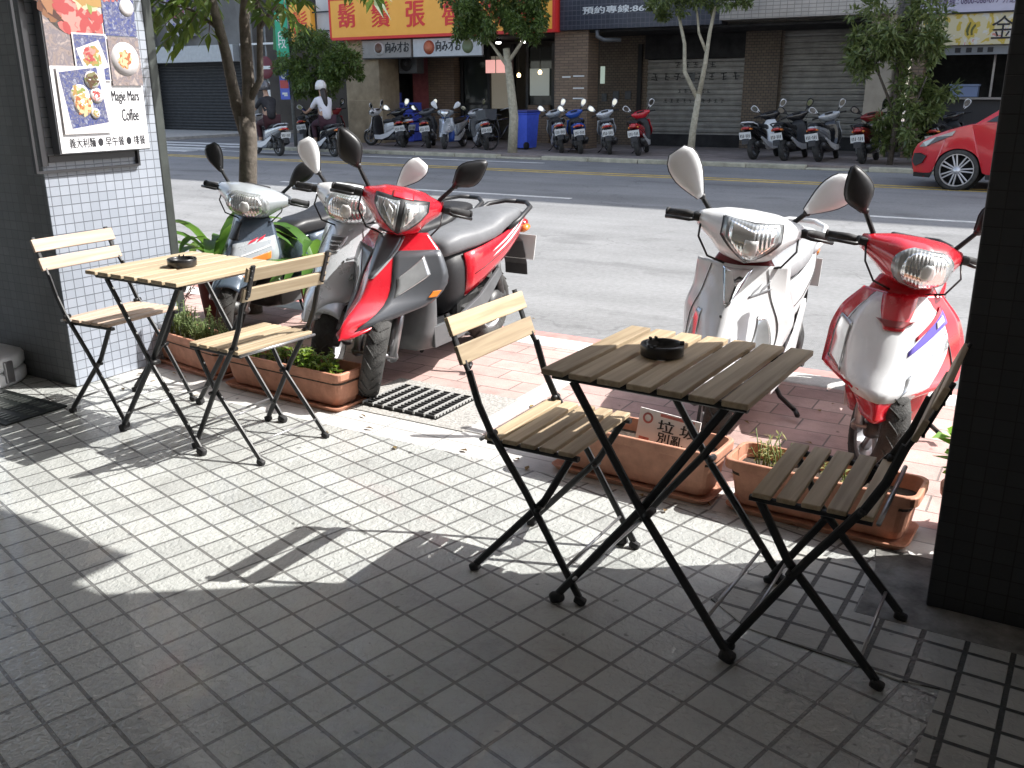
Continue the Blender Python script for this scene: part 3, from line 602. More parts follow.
def surf_patch(fn, reg, nu, nv, thick, off=0.):
    """solid skin laid on fn(u,v); reg(s,t) -> (u,v) maps the unit square into the patch"""
    mb = MB(); top = []; bot = []; e = 1e-3
    for j in range(nv+1):
        for i in range(nu+1):
            u, v = reg(i/nu, j/nv); p = fn(u, v)
            du = fn(min(u+e, 1.5), v)-fn(u-e, v); dv = fn(u, v+e)-fn(u, v-e); n = du.cross(dv)
            n = n.normalized() if n.length > 1e-12 else Vector((1, 0, 0))
            if n.x < -.2: n = -n
            top.append(p+n*off); bot.append(p+n*(off-thick))
    W = nu+1; N = len(top); fs = []
    for j in range(nv):
        for i in range(nu):
            a = j*W+i; fs.append((a, a+1, a+W+1, a+W)); fs.append((N+a, N+a+W, N+a+W+1, N+a+1))
    for i in range(nu): fs.append((i, N+i, N+i+1, i+1)); a = nv*W+i; fs.append((a, a+1, N+a+1, N+a))
    for j in range(nv): a = j*W; fs.append((a, a+W, N+a+W, N+a)); a = j*W+nu; fs.append((a, N+a, N+a+W, a+W))
    return mb.add(top+bot, fs, True)
def loft_x(secs, n=20, e=2.4):
    """secs: (x, y, zc, hw, hh) superellipse sections along x"""
    mb = MB(); rings = []
    for x, y, zc, hw, hh in secs:
        ring = []
        for k in range(n):
            a = 2*math.pi*k/n; c, s = math.cos(a), math.sin(a)
            ring.append(Vector((x, y+hw*math.copysign(abs(c)**(2/e), c), zc+hh*math.copysign(abs(s)**(2/e), s))))
        rings.append(ring)
    return mb.rings(rings)
def wheel(par, name, cx, r, wdt, M=None, spokes=5, rimm=None):
    prof = [(r*.66, -wdt*.36), (r*.74, -wdt*.5), (r*.86, -wdt*.5), (r*.95, -wdt*.36), (r*.99, -wdt*.16), (r, 0), (r*.99, wdt*.16), (r*.95, wdt*.36), (r*.86, wdt*.5), (r*.74, wdt*.5), (r*.66, wdt*.36)]
    t = MB().lathe(prof, (cx, 0, r), 'Y', 40, closed_prof=True)
    # tread blocks: slanted sipes standing a millimetre proud
    for k in range(22):
        a = 2*math.pi*k/22
        for sgn in (-1, 1):
            pts = []
            for q in range(4):
                aa = a+q*.07; yy = sgn*wdt*(.06+.12*q); rr = r*(1.004 if q < 2 else .975-.012*(q-2)*2)
                pts.append((cx+rr*math.cos(aa), yy, r+rr*math.sin(aa)))
            t.tube(pts, [.0035]*4, 4, False)
    rim = MB().lathe([(r*.60, -wdt*.34), (r*.68, -wdt*.40), (r*.68, wdt*.40), (r*.60, wdt*.34)], (cx, 0, r), 'Y', 36, closed_prof=True)
    for k in range(spokes):
        a = 2*math.pi*k/spokes+.3
        rim.bar([(cx+r*.14*math.cos(a), 0, r+r*.14*math.sin(a)), (cx+r*.62*math.cos(a+.12), 0, r+r*.62*math.sin(a+.12))], r*.17, wdt*.34, (0, 1, 0))
    hub = MB().lathe([(r*.05, -wdt*.52), (r*.2, -wdt*.45), (r*.24, 0), (r*.2, wdt*.45), (r*.05, wdt*.52)], (cx, 0, r), 'Y', 20)
    for b in (t, rim, hub):
        if M: b.xform(M)
    o = t.build(name, M_tyre, par, fix=True)
    rim.build('rim', rimm or M_alu, o); hub.build('hub', M_dirtym, o)
    return o

def scooter(label, loc, rz, lean, style, cols, group='scooters parked along the near kerb', steer=22., scale=1.):
    S = dict(beak=.80, top_x=.43, wmid=.205, ridge=1.5, ztop=.80, sharp=1., cowl=1., lens='eyes', beak_z=.30, wtop=.115, wlow=.175); S.update(style)
    mc = cols
    t = empty('scooter', label, 'scooter', loc, rz, group, 0)
    t.rotation_euler = (R(lean), 0, rz); t.scale = (scale,)*3
    FA, RA, rw = .60, -.60, .215
    # steering: axis through (FA,0,rw) raked back
    ax = Vector((-.36, 0, .93)).normalized(); p0 = Vector((FA-.03, 0, rw))
    MS = Matrix.Translation(p0) @ Matrix.Rotation(R(steer), 4, ax) @ Matrix.Translation(-p0)
    # ---- wheels
    wheel(t, 'front_wheel', FA, rw, .105, MS); wheel(t, 'rear_wheel', RA, rw, .11)
    # ---- fork and front mudguard (turn with the wheel)
    mb = MB()
    for y in (-.085, .085):
        mb.tube([(FA, y, rw), (FA-.06, y, .36), (FA-.11, y, .50)], [.022, .024, .018], 10)
        mb.tube([(FA-.01, y, rw+.0), (FA+.0, y*1.0, rw)], .03, 8)
    mb.cyl((FA, -.1, rw), (FA, .1, rw), .014, 8); mb.xform(MS); mb.build('fork', M_alu, t)
    def fend(u, v):
        a = R(48+v*100); rr = rw+.022; return Vector((FA+rr*math.cos(a)-.0, u*.072, rw+rr*math.sin(a)-.022*abs(u)**2.2))
    if not S.get('nofender'): surf_patch(fend, lambda s, q: ((s-.5)*2, q), 8, 14, .006).xform(MS).build('front_fender', mc.get('fender', M_plastic), t)
    # ---- front apron
    zt = S['ztop']; bz = S['beak_z']
    XC = [(0, S['beak']), (.12, S['beak']-.02), (.35, .675), (.6, .585), (.85, .49), (1, S['top_x'])]
    W = [(0, .055*S['sharp']), (.10, .12), (.25, S['wlow']), (.5, S['wmid']), (.75, S['wmid']-.03), (1, S['wtop'])]
    XS = [(0, S['beak']-.05), (.12, .56), (.3, .38), (.5, .335), (1, .335)]
    def apron(u, v):
        xc, wv, xs = lerp_tab(XC, v), lerp_tab(W, v), lerp_tab(XS, v)
        au = abs(u); return Vector((xs+(xc-xs)*(1-au**S['ridge']), wv*u, bz+(zt-bz)*v+.02*au*au*(1-v)))
    surf_patch(apron, lambda s, q: ((s-.5)*2, q), 28, 34, .012).build('front_apron', mc['apron'], t)
    for nm, m, reg, off in S.get('patches', []):
        surf_patch(apron, reg, 8, 10, .006, off).build(nm, m, t)
    for su in S.get('seams', ()): surf_patch(apron, (lambda s_, q, su=su: (su[0]+(su[1]-su[0])*q+.009*(s_-.5), su[2]+(su[3]-su[2])*q)), 2, 14, .003, .0042).build('panel_gap', M_greypl, t)
    # inner leg shield, floorboard, lower body
    mb = MB(); rings = []
    for z, x, hw, th in ((.805, .33, .10, .035), (.70, .325, .165, .04), (.55, .325, .19, .045), (.40, .31, .185, .06), (.28, .30, .17, .10), (.19, .26, .15, .12)):
        rings.append([Vector((x+th*math.copysign(abs(math.cos(a))**.7, math.cos(a)), hw*math.copysign(abs(math.sin(a))**.7, math.sin(a)), z)) for a in [2*math.pi*k/20 for k in range(20)]])
    mb.rings(rings).build('leg_shield', mc.get('shield', M_plastic), t)
    mb = MB(); mb.box((.08, 0, .255), (.50, .30, .035), bev=.012)
    for i in range(5): mb.box((.10, -.10+.05*i, .275), (.36, .018, .006))
    mb.build('floorboard', mc.get('floor', M_plastic), t)
    mb = MB(); rings = []
    for x, hw, z0, z1 in ((.34, .13, .17, .27), (.2, .165, .16, .245), (-.05, .165, .16, .245), (-.22, .15, .19, .32), (-.32, .12, .24, .36)):
        rings.append([Vector((x, hw*a, z0+(z1-z0)*b)) for a, b in ((-.7, 0), (-1, .35), (-1, 1), (1, 1), (1, .35), (.7, 0))])
    mb.rings(rings, smooth=False).build('lower_body', mc.get('lower', M_greypl), t, bevel=.015)
    # ---- rear body, seat
    body = loft_x([(.0, 0, .44, .085, .165), (-.08, 0, .455, .115, .165), (-.26, 0, .50, .140, .145), (-.48, 0, .555, .138, .112), (-.68, 0, .61, .118, .082), (-.86, 0, .66, .085, .052), (-.98, 0, .69, .05, .032)], 24, 2.8)
    body.build('rear_body', mc['body'], t)
    def side(sgn):
        def f(u, v):
            x = -.12-.82*v; hw = lerp_tab([(0, .124), (.2, .149), (.45, .152), (.75, .125), (1, .072)], v); zc = .485+.205*v; hh = .115-.062*v
            return Vector((x, sgn*(hw-.018*u*u+.008), zc+hh*u))
        return f
    for sgn in (-1, 1):
        mbp = MB(); f = side(sgn); g1 = []
        for j in range(11):
            for i in range(7): g1.append(f((i/6-.5)*2*(1-.35*j/10), j/10))
        n0 = len(g1); g2 = [p-Vector((0, sgn*.012, 0)) for p in g1]; fs = []
        for j in range(10):
            for i in range(6): a = j*7+i; fs.append((a, a+1, a+8, a+7)); fs.append((n0+a, n0+a+7, n0+a+8, n0+a+1))
        for i in range(6): fs.append((i, n0+i, n0+i+1, i+1)); a = 70+i; fs.append((a, a+1, n0+a+1, n0+a))
        for j in range(10): a = j*7; fs.append((a, a+7, n0+a+7, n0+a)); a = j*7+6; fs.append((a, n0+a, n0+a+7, a+7))
        mbp.add(g1+g2, fs, True).build('side_cover', mc.get('cover', mc['body']), t)
    for sgn in (-1, 1):
        mb = MB(); f = side(sgn)
        mb.tube([f(-.15-.3*q/8*0, .08+.86*q/8)+Vector((0, sgn*.001, 0)) for q in range(9)], .0022, 5); mb.build('panel_gap', M_ink, t)
        if mc.get('stripe'):
            for a_ in (.35, .05): mb = MB(); mb.tube([f(a_+.35*q/8, .30+.62*q/8)+Vector((0, sgn*.001, 0)) for q in range(9)], [.002+.004*math.sin(math.pi*q/8) for q in range(9)], 6); mb.build('side_stripe', mc['stripe'], t)
        mb = MB(); vs = [Vector((x, sgn*y, z)) for x, y, z in ((.30, .172, .30), (.06, .178, .30), (-.20, .168, .36), (-.46, .152, .47), (-.50, .150, .43), (-.24, .166, .26), (.0, .176, .185), (.28, .168, .185))]; v2 = [v-Vector((0, sgn*.02, 0)) for v in vs]
        mb.add(vs+v2, [(0, 1, 6, 7), (1, 2, 5, 6), (2, 3, 4, 5), (8, 15, 14, 9), (9, 14, 13, 10), (10, 13, 12, 11)]+[(i, (i+1) % 8, (i+1) % 8+8, i+8) for i in range(8)]); mb.build('skirt_panel', mc.get('lower', M_greypl), t, bevel=.004)
    seat = loft_x([(.03, 0, .630, .06, .03), (.005, 0, .640, .095, .050), (-.10, 0, .655, .115, .060), (-.26, 0, .66, .135, .058), (-.42, 0, .675, .147, .056), (-.50, 0, .695, .150, .060), (-.55, 0, .712, .148, .058), (-.70, 0, .728, .135, .046), (-.82, 0, .735, .105, .034), (-.86, 0, .735, .06, .018)], 24, 3.2)
    seat.build('seat', mc.get('seat', M_seatblk), t)
    mb = MB()
    for sgn in (-1, 1): mb.tube([(-.60, sgn*.13, .67), (-.70, sgn*.155, .715), (-.88, sgn*.14, .765), (-.97, sgn*.07, .778), (-.98, 0, .778)], .014, 8)
    mb.build('grab_rail', mc.get('rail', M_plastic), t)
    # tail lamp, rear mudguard, licence plate
    loft_x([(-.90, 0, .65, .098, .030), (-.97, 0, .655, .088, .032), (-1.01, 0, .66, .056, .024), (-1.022, 0, .66, .02, .01)], 16, 2.6).build('tail_light', M_tail, t)
    for sgn in (-1, 1): loft_x([(-.86, sgn*.098, .632, .028, .02), (-.93, sgn*.095, .638, .026, .02), (-.962, sgn*.088, .64, .014, .012)], 10).build('rear_indicator', M_amber, t)
    mb = MB(); mb.bar([(-.80, 0, .62), (-.92, 0, .55), (-.99, 0, .40), (-1.0, 0, .33)], .012, .15, (0, 1, 0)); mb.build('rear_mudguard', M_plastic, t)
    mb = MB(); mb.box((0, 0, 0), (.006, .26, .15)); mb.xform(Matrix.Translation((-.985, 0, .505)) @ Matrix.Rotation(R(-12), 4, 'Y')); pl = mb.build('licence_plate', M_plate, t, bevel=.002)
    mb = MB(); rr = random.Random(label)
    for i in range(7):
        if i != 3: mb.box((-.0045, -.096+.032*i, -.005), (.002, .011, .07)); mb.box((-.0045, -.096+.032*i+.007, -.03+.05*rr.random()), (.002, .012, .012))
        else: mb.box((-.0045, 0, -.005), (.002, .014, .012))
    mb.xform(Matrix.Translation((-.985, 0, .505)) @ Matrix.Rotation(R(-12), 4, 'Y')); mb.build('plate_marks', M_ink, pl)
    # engine, exhaust, shock, stand
    mb = MB(); mb.box((-.36, .07, .25), (.52, .12, .14), bev=.03); mb.box((-.20, 0, .30), (.26, .20, .18), bev=.03); mb.lathe([(.03, .0), (.085, .01), (.09, .035), (.05, .05)], (-.42, .115, .26), 'Y', 18); mb.build('engine', M_dirtym, t)
    mb = MB(); mb.tube([(-.12, -.08, .2), (-.3, -.13, .21), (-.42, -.15, .24)], .018, 8); mb.tube([(-.40, -.155, .24), (-.45, -.16, .25), (-.76, -.165, .33), (-.80, -.165, .34)], [.03, .052, .055, .03], 14); mb.build('exhaust', M_dirtym, t)
    mb = MB(); mb.box((-.60, -.168+.05, .36), (.26, .008, .05)); mb.tube([(-.58, .10, .27), (-.5, .10, .52)], .028, 10); mb.build('shock_absorber', M_dirtym, t)
    mb = MB(); mb.tube([(.02, .10, .21), (.05, .17, .11), (.045, .245, .052)], .011, 8); mb.tube([(.045, .245, .052), (.10, .265, .05)], .012, 8); mb.build('side_stand', M_black, t)
    # ---- handlebar cowl with headlight (turns with the wheel)
    k = S['cowl']
    CX = [(0, .39), (.45, .375), (.7, .345), (1, .305)]; CZ = [(0, .897), (.45, .902), (.7, .912), (1, .920)]
    RX = [(0, .135*k), (.45, .112*k), (.7, .078*k), (1, .034)]; RZ = [(0, .108*k), (.45, .094*k), (.7, .066), (1, .032)]
    HY = S.get('cowl_w', .205)
    def cowl(u, v):      # u -1..1 across, v angle 0..1 round (0 back, .5 front)
        au = abs(u); a = 2*math.pi*v
        c, s = -math.cos(a), -math.sin(a)
        return Vector((lerp_tab(CX, au)+lerp_tab(RX, au)*c*((1.16-.16*s) if c > 0 else .8), u*HY, lerp_tab(CZ, au)+lerp_tab(RZ, au)*math.copysign(abs(s)**.85, s)*(.80 if s > 0 else 1.08)))
    mb = MB(); mb.rings([[cowl(-1+i/12, j/24) for j in range(24)] for i in range(25)]); mb.xform(MS); mb.build('handlebar_cowl', mc['cowl'], t)
    def put(nm, m, reg, off, nu=10, nv=8):
        surf_patch(cowl, reg, nu, nv, .008, off).xform(MS).build(nm, m, t)
    lens = S['lens']
    if lens == 'eyes':
        put('headlight_bezel', M_plastic, lambda s, q: ((s-.5)*1.30, .375+.245*q*(1-.50*abs(s-.5)*2)+.13*(abs(s-.5)*2)**1.3), .004, 16, 10)
        for sg in (-1, 1):
            put('headlight', M_lens, lambda s, q, sg=sg: (sg*(.05+.53*s), .395+.185*q*(1-.62*s)+.11*s**1.2), .009)
        put('windscreen', M_red, lambda s, q: ((s-.5)*.5, .60+.07*q), .006)
        for sg in (-1, 1):
            put('reflector', M_refl, lambda s, q, sg=sg: (sg*(.10+.30*s), .43+.11*q*(1-.5*s)+.09*s), .0115); put('bulb', M_bulb, lambda s, q, sg=sg: (sg*(.16+.12*s), .46+.05*q+.03*s), .014, 4, 4)
    elif lens == 'tri':
        put('headlight_bezel', M_plastic, lambda s, q: ((s-.5)*1.12, .345+.255*q*(1-.45*abs(s-.5)*2)+.13*(abs(s-.5)*2)), .003, 14, 10)
        put('headlight', M_lens, lambda s, q: ((s-.5)*1.04, .36+.225*q*(1-.45*abs(s-.5)*2)+.13*(abs(s-.5)*2)), .007, 14, 10)
        put('reflector', M_refl, lambda s, q: ((s-.5)*.80, .385+.155*q*(1-.4*abs(s-.5)*2)+.10*(abs(s-.5)*2)), .0105, 12, 8); put('bulb', M_bulb, lambda s, q: ((s-.5)*.20, .42+.075*q), .0135, 6, 5)
    elif lens == 'oval':
        put('headlight', M_lens, lambda s, q: ((s-.5)*1.16*math.sqrt(max(.02, 1-(2*q-1)**2*.75)), .335+.26*q), .006, 14, 12)
        put('reflector', M_refl, lambda s, q: ((s-.5)*.86*math.sqrt(max(.02, 1-(2*q-1)**2*.75)), .372+.19*q), .010, 12, 10); put('bulb', M_bulb, lambda s, q: ((s-.5)*.24*math.sqrt(max(.02, 1-(2*q-1)**2*.9)), .435+.07*q), .0135, 6, 6)
    else:  # wide
        put('headlight', M_lens, lambda s, q: ((s-.5)*.72, .35+.22*q), .006, 12, 10)
        for sg in (-1, 1): put('indicator', mc.get('ind', M_lens), lambda s, q, sg=sg: (sg*(.39+.38*s), .42+.16*q*(1-.5*s)), .005)
    mb = MB(); mb.box((.30, 0, .955), (.10, .17, .03), bev=.01); mb.xform(MS); mb.build('dashboard', M_plastic, t)
    for sg in (-1, 1):
        mb = MB(); mb.tube([(.31, sg*HY*.9, .910), (.285, sg*.26, .915), (.25, sg*.335, .905)], [.016, .0175, .0175], 10)
        mb.tube([(.25, sg*.333, .905), (.246, sg*.342, .904)], .021, 10); mb.xform(MS); gp = mb.build('grip', M_rubber, t)
        mb = MB(); mb.tube([(.335, sg*.215, .91), (.36, sg*.25, .905), (.335, sg*.31, .90), (.305, sg*.345, .895)], [.009, .008, .007, .009], 6); mb.box((.33, sg*.215, .918), (.05, .04, .035), bev=.008); mb.xform(MS); mb.build('brake_lever', M_black if mc.get('dlever', 1) else M_alu, gp)
        # mirror
        mh = S.get('mirror', 1.); base = Vector((.315, sg*.175, .925)); top = Vector((.315, sg*(.175+.04*S.get('mstem', 1.)), .925+.075*S.get('mstem', 1.)))
        dirv = Vector((-.04, sg*S.get('mtilt', .55), .83)).normalized(); sidev = Vector((0, dirv.z, -dirv.y)).normalized(); nv_ = Vector((1, 0, 0)); L = .165*mh; cen = top+dirv*L*.5
        mb = MB(); mb.tube([base, base+Vector((0, 0, .03)), top, top+dirv*L*.2], [.014, .011, .010, .010], 8); mb.tube([base-Vector((0, 0, .02)), base+Vector((0, 0, .02))], .018, 8); mb.xform(MS); st = mb.build('mirror_stem', mc.get('stem', M_black), t)
        mb = MB(); rings = []; prof_w = S.get('mprof', [.22, .42, .62, .80, .94, 1.0, 1.0, .90, .55]); ex = S.get('mexp', 2.8)
        for q in range(9):
            qq = q/8; wv = .050*mh*prof_w[q]; pc = cen+dirv*L*(qq-.5)+sidev*.012*mh*(qq-.4)
            rings.append([pc+sidev*wv*math.copysign(abs(math.cos(a))**(2/ex), math.cos(a))+nv_*(.009+.012*math.sin(math.pi*(.1+.85*qq)))*math.sin(a)*(1.2 if math.sin(a) > 0 else .3) for a in [2*math.pi*z/20 for z in range(20)]])
        out_ = []
        for sd_ in (1, -1):
            for q in (range(9) if sd_ > 0 else range(8, -1, -1)):
                qq = q/8; out_.append(cen+dirv*L*(qq-.5)+sidev*(.012*mh*(qq-.4)+sd_*(.050*mh*prof_w[q]+.001))-nv_*.004)
        mb.rings(rings); mb.xform(MS); mm = mb.build('mirror', mc.get('mirror', M_black), st)
        rm = MB(); rm.tube(out_+[out_[0]], .0032, 6); rm.xform(MS); rm.build('mirror_rim', M_plastic, mm)
        rm = MB(); rm.lathe([(0, -.016), (.012, -.012), (.014, 0), (.012, .012), (0, .016)], top, 'Y', 12); rm.xform(MS); rm.build('mirror_pivot', M_plastic, st)
        mb = MB(); ring = []
        for q in range(16):
            a = 2*math.pi*q/16; ring.append(cen+dirv*(L*.10+L*.33*math.sin(a))+sidev*(.038*mh*math.cos(a)+.004)-nv_*.0085)
        mb.rings([ring, [p+nv_*.004 for p in ring]], smooth=False); mb.xform(MS); mb.build('mirror_glass', M_glassm, mm)
    # brake cables
    for sg in (-1, 1):
        mb = MB(); mb.tube([(.345, sg*.20, .91), (.40, sg*.20, .85), (.42, sg*.15, .78), (.38, sg*.06, .75)], .0045, 6)
        mb.xform(MS); mb.build('brake_cable', M_black, t)
    return t

def place(fx, fy, heading, sc=1.):
    """origin of a scooter whose front tyre touches (fx, fy) and that points along heading (rad)"""
    return (fx-.60*sc*math.cos(heading), fy-.60*sc*math.sin(heading), 0.)
def strip(u0, u1, v0, v1, sk=0.): return lambda s, q: (u0+(u1-u0)*s+sk*q, v0+(v1-v0)*q)
HD = R(-90)
ORANGE = mat('orange_decal', (.70, .20, .03), .35, 0, .5)
PURPLE = mat('purple_decal', (.13, .09, .48), .35, 0, .5)
REDM = mat('red_decal', (.62, .03, .06), .35, 0, .5)
LGREY = mat('grey_decal', (.30, .31, .33), .35, 0, .5)
DGREY = mat('dark_grey_paint', (.085, .09, .10), .35, .3, .5)
near = 'scooters parked along the near kerb'
# 1 slate blue scooter behind the left table
sc1 = scooter('slate blue scooter with pale silver headlight cowl, behind the left slatted table', place(-4.12, 3.72, R(-83.5), .90), R(-83.5), -3,
    dict(lens='oval', cowl_w=.235, beak=.78, ridge=1.5, ztop=.775, wtop=.15, wmid=.22, mirror=1.05, cowl=1.05, mstem=1.3,
         patches=[('silver_panel', M_silver, lambda s, q: (.30+.66*s-.25*q*(1-s), .12+.55*q+.1*s), .004), ('orange_stripe', ORANGE, lambda s, q: (.34+.5*s, .34+.10*q+.12*s), .007), ('orange_stripe', ORANGE, lambda s, q: (.36+.5*s, .14+.07*q+.12*s), .007),
                  ('red_badge', REDM, lambda s, q: (.40+.16*s+.05*q, .66+.045*q+.05*s), .008), ('red_badge', REDM, lambda s, q: (.58+.14*s+.05*q, .685+.05*q+.05*s), .008), ('white_stripe', M_white, lambda s, q: (.30+.6*s, .50+.02*q+.14*s), .007), ('nose_vent', M_plastic, lambda s, q: (-.3+.45*s-.1*q, .72+.22*q), .003)]),
    dict(apron=M_bgrey, body=M_bgrey, cowl=M_silver, fender=M_bgrey, lower=M_greypl, mirror=M_black, seat=M_seatblk), steer=26, scale=.90)
# 2 pale silver scooter
sc2 = scooter('pale silver scooter with white mirrors squeezed in beside the red and grey scooter', place(-3.11, 3.43, R(-84.5), .97), R(-84.5), -2,
    dict(lens='oval', cowl_w=.215, beak=.80, ridge=1.6, seams=((.80, .55, .10, .95), (-.80, -.55, .10, .95)), wmid=.245, wlow=.225, wtop=.17, ztop=.785, mirror=1.1, beak_z=.34, cowl=1.0,
         patches=[('vent_frame', M_lgrey, lambda s, q: ((s-.5)*(.26+.24*q), .70+.17*q), .006), ('vent_grille', M_greypl, lambda s, q: ((s-.5)*(.16+.24*q), .72+.13*q), .009), ('vent_bar', M_silver, lambda s, q: ((s-.5)*(.24), .755+.014*q), .012), ('vent_bar', M_silver, lambda s, q: ((s-.5)*(.28), .795+.014*q), .012),
                  ('front_indicator', M_lensd, lambda s, q: (.46+.42*s, .40+.07*q+.09*s), .005), ('front_indicator', M_lensd, lambda s, q: (-.88+.42*s, .49+.07*q-.09*s), .005), ('bolt', M_ink, lambda s, q: (.28+.03*s, .60+.014*q), .006), ('emblem', LGREY, lambda s, q: (.34+.26*s, .62+.02*q+.04*s), .004)]),
    dict(apron=M_lgrey, body=M_lgrey, cowl=M_white, fender=M_lgrey, lower=M_greypl, mirror=M_white, stem=M_black, seat=M_seatblk), steer=22, scale=.97)
# 3 red and grey sporty scooter
sc3 = scooter('red and grey sporty scooter with a grey two level seat beside the drain grate', place(-2.72, 3.29, R(-85.6), .98), R(-85.6), -1.5,
    dict(lens='eyes', beak=.86, beak_z=.34, ridge=1.12, sharp=.8, seams=((.36, .70, .10, .72), (-.36, -.70, .10, .72)), wmid=.275, wlow=.235, wtop=.16, ztop=.775, mirror=1.15, mexp=1.9, mtilt=.66, mstem=1.5, cowl=1.12, cowl_w=.195, nofender=1, mprof=[.2, .5, .82, 1.0, 1.0, .88, .68, .45, .14],
         patches=[('nose_panel', DGREY, lambda s, q: ((s-.5)*.78*(.06+.94*q), .55+.43*q), .005), ('silver_edge', M_silver, lambda s, q: (.39*(.06+.94*q)+.035*s, .55+.41*q), .007),
                  ('grey_flank', DGREY, lambda s, q: (.40+.60*s-.16*q*(1-s), .06+.76*q), .004), ('grey_flank', DGREY, lambda s, q: (-1.0+.60*s+.16*q*s, .06+.76*q), .004),
                  ('front_lamp', M_lamp2, lambda s, q: (.42+.36*s-.06*q, .34+.20*q+.22*s), .008), ('front_lamp', M_lamp2, lambda s, q: (-.78+.36*s+.06*q, .56+.20*q-.22*s), .008),
                  ('amber_indicator', M_amber, lambda s, q: (.86+.10*s, .30+.07*q), .014)]),
    dict(apron=M_red, body=M_plastic, cover=M_red, cowl=M_red, lower=M_greypl, mirror=M_black, seat=M_seatdg, shield=M_greypl, stripe=M_white), steer=33, scale=.98)
# 4 white scooter
sc4 = scooter('white scooter with large white mirrors and grey seat behind the right slatted table', place(-1.085, 3.40, R(-86.5), .96), R(-86.5), -2,
    dict(lens='tri', beak=.82, ridge=1.32, seams=((.92, .60, .12, .97), (-.92, -.60, .12, .97), (-.0, .30, .66, .98)), wmid=.235, wlow=.21, wtop=.195, ztop=.765, mirror=1.3, cowl_w=.215, cowl=1.06, beak_z=.31, mtilt=.75,
         patches=[('chrome_vent', M_glassm, lambda s, q: ((s-.5)*.62*(.15+.85*q), .68+.29*q), .004), ('script_badge', LGREY, lambda s, q: (.36+.12*s+.05*q, .745+.05*q+.06*s), .005), ('script_badge', LGREY, lambda s, q: (.50+.12*s+.05*q, .765+.05*q+.06*s), .005), ('script_badge', LGREY, lambda s, q: (.34+.36*s, .735+.014*q+.06*s), .005),
                  ('fog_lamp', M_lamp2, lambda s, q: (.50+.40*s-.30*q*(s), .16+.42*q), .004), ('fog_lamp', M_lamp2, lambda s, q: (-.90+.40*s+.30*q*(1-s), .16+.42*q), .004),
                  ('bolt', M_ink, lambda s, q: (-.06+.035*s, .58+.016*q), .006)]),
    dict(apron=M_white, body=M_greypl, cover=M_white, cowl=M_white, fender=M_white, lower=M_white, mirror=M_white, seat=M_seatgry, rail=M_white, shield=M_dred), steer=18, scale=.96)
# 5 red and white scooter
sc5 = scooter('red and white scooter with purple stripe decals half hidden by the dark pillar', place(-.485, 3.46, R(-86), .895), R(-86), -2.5,
    dict(lens='oval', beak=.80, ridge=1.45, seams=((.90, .62, .30, .97), (-.90, -.62, .30, .97)), wmid=.272, wlow=.275, wtop=.155, ztop=.75, mirror=1.15, beak_z=.30, cowl=1.02, cowl_w=.205, mexp=2.0, mstem=1.5, nofender=1, mprof=[.2, .5, .82, 1.0, 1.0, .88, .68, .45, .14],
         patches=[('white_panel', M_white, lambda s, q: ((s-.5)*1.56*(.52+.48*math.sin(math.pi*min(1, .12+q*.72))), .16+.82*q), .004), ('red_nose', M_red, lambda s, q: ((s-.5)*.80*(.35+.65*q), .70+.28*q), .010), ('nose_slot', M_dred, lambda s, q: ((s-.5)*.60*(.45+.55*q), .725+.05*q), .013),
                  ('purple_stripe', PURPLE, lambda s, q: (.26+.52*s, .50+.09*q*(.5+s)+.26*s), .008), ('red_stripe', REDM, lambda s, q: (.34+.44*s, .62+.035*q+.25*s), .009), ('white_mark', M_white, lambda s, q: (.62+.12*s, .715+.05*q+.06*s), .011),
                  ('side_lamp', M_lamp2, lambda s, q: (.30+.46*s, .20+.13*q*(1-.4*s)+.34*s), .008), ('side_lamp', M_lamp2, lambda s, q: (-.88+.24*s, .30+.42*q-.05*s), .008)]),
    dict(apron=M_red, body=M_greypl, cover=M_red, cowl=M_red, lower=M_white, mirror=M_black, seat=M_seatgry, floor=ORANGE, shield=M_red), steer=24, scale=.895)
# ---- scooters across the street, seen from behind: one model, copied and repainted
far_grp = 'scooters parked along the far pavement'
index_kids()
PAINTED = {'front_apron', 'rear_body', 'side_cover', 'handlebar_cowl', 'front_fender', 'lower_body', 'leg_shield', 'seat', 'mirror'}
proto = sc4
def far_scooter(label, x, y, head, lean, paint, lower=None, mirror=None, seat=None, group=far_grp, front=False):
    t = copy_tree(proto); t.location = (x, y, .0); t.rotation_euler = (R(lean), 0, head); t['label'] = label; t['group'] = group; t.scale = (.97,)*3
    def walk(o, src):
        for ch_src in KIDS.get(src.name, []):
            base = ch_src.name.split('.')[0]
            for c in NEW[o.name]:
                if c.data == ch_src.data and c not in seen:
                    seen.add(c); 
                    m = None
                    if base in ('rear_body', 'side_cover', 'front_apron', 'handlebar_cowl', 'front_fender'): m = paint
                    elif base in ('lower_body', 'leg_shield'): m = lower or M_plastic
                    elif base == 'mirror': m = mirror or M_black
                    elif base == 'seat': m = seat or M_seatblk
                    elif base == 'grab_rail': m = M_plastic if not lower else lower
                    if m:
                        s = c.material_slots[0]; s.link = 'OBJECT'; s.material = m
                    walk(c, ch_src); break
    NEW = {}
    for o in C.objects:
        if o.parent: NEW.setdefault(o.parent.name, []).append(o)
    seen = set(); walk(t, proto)
    return t
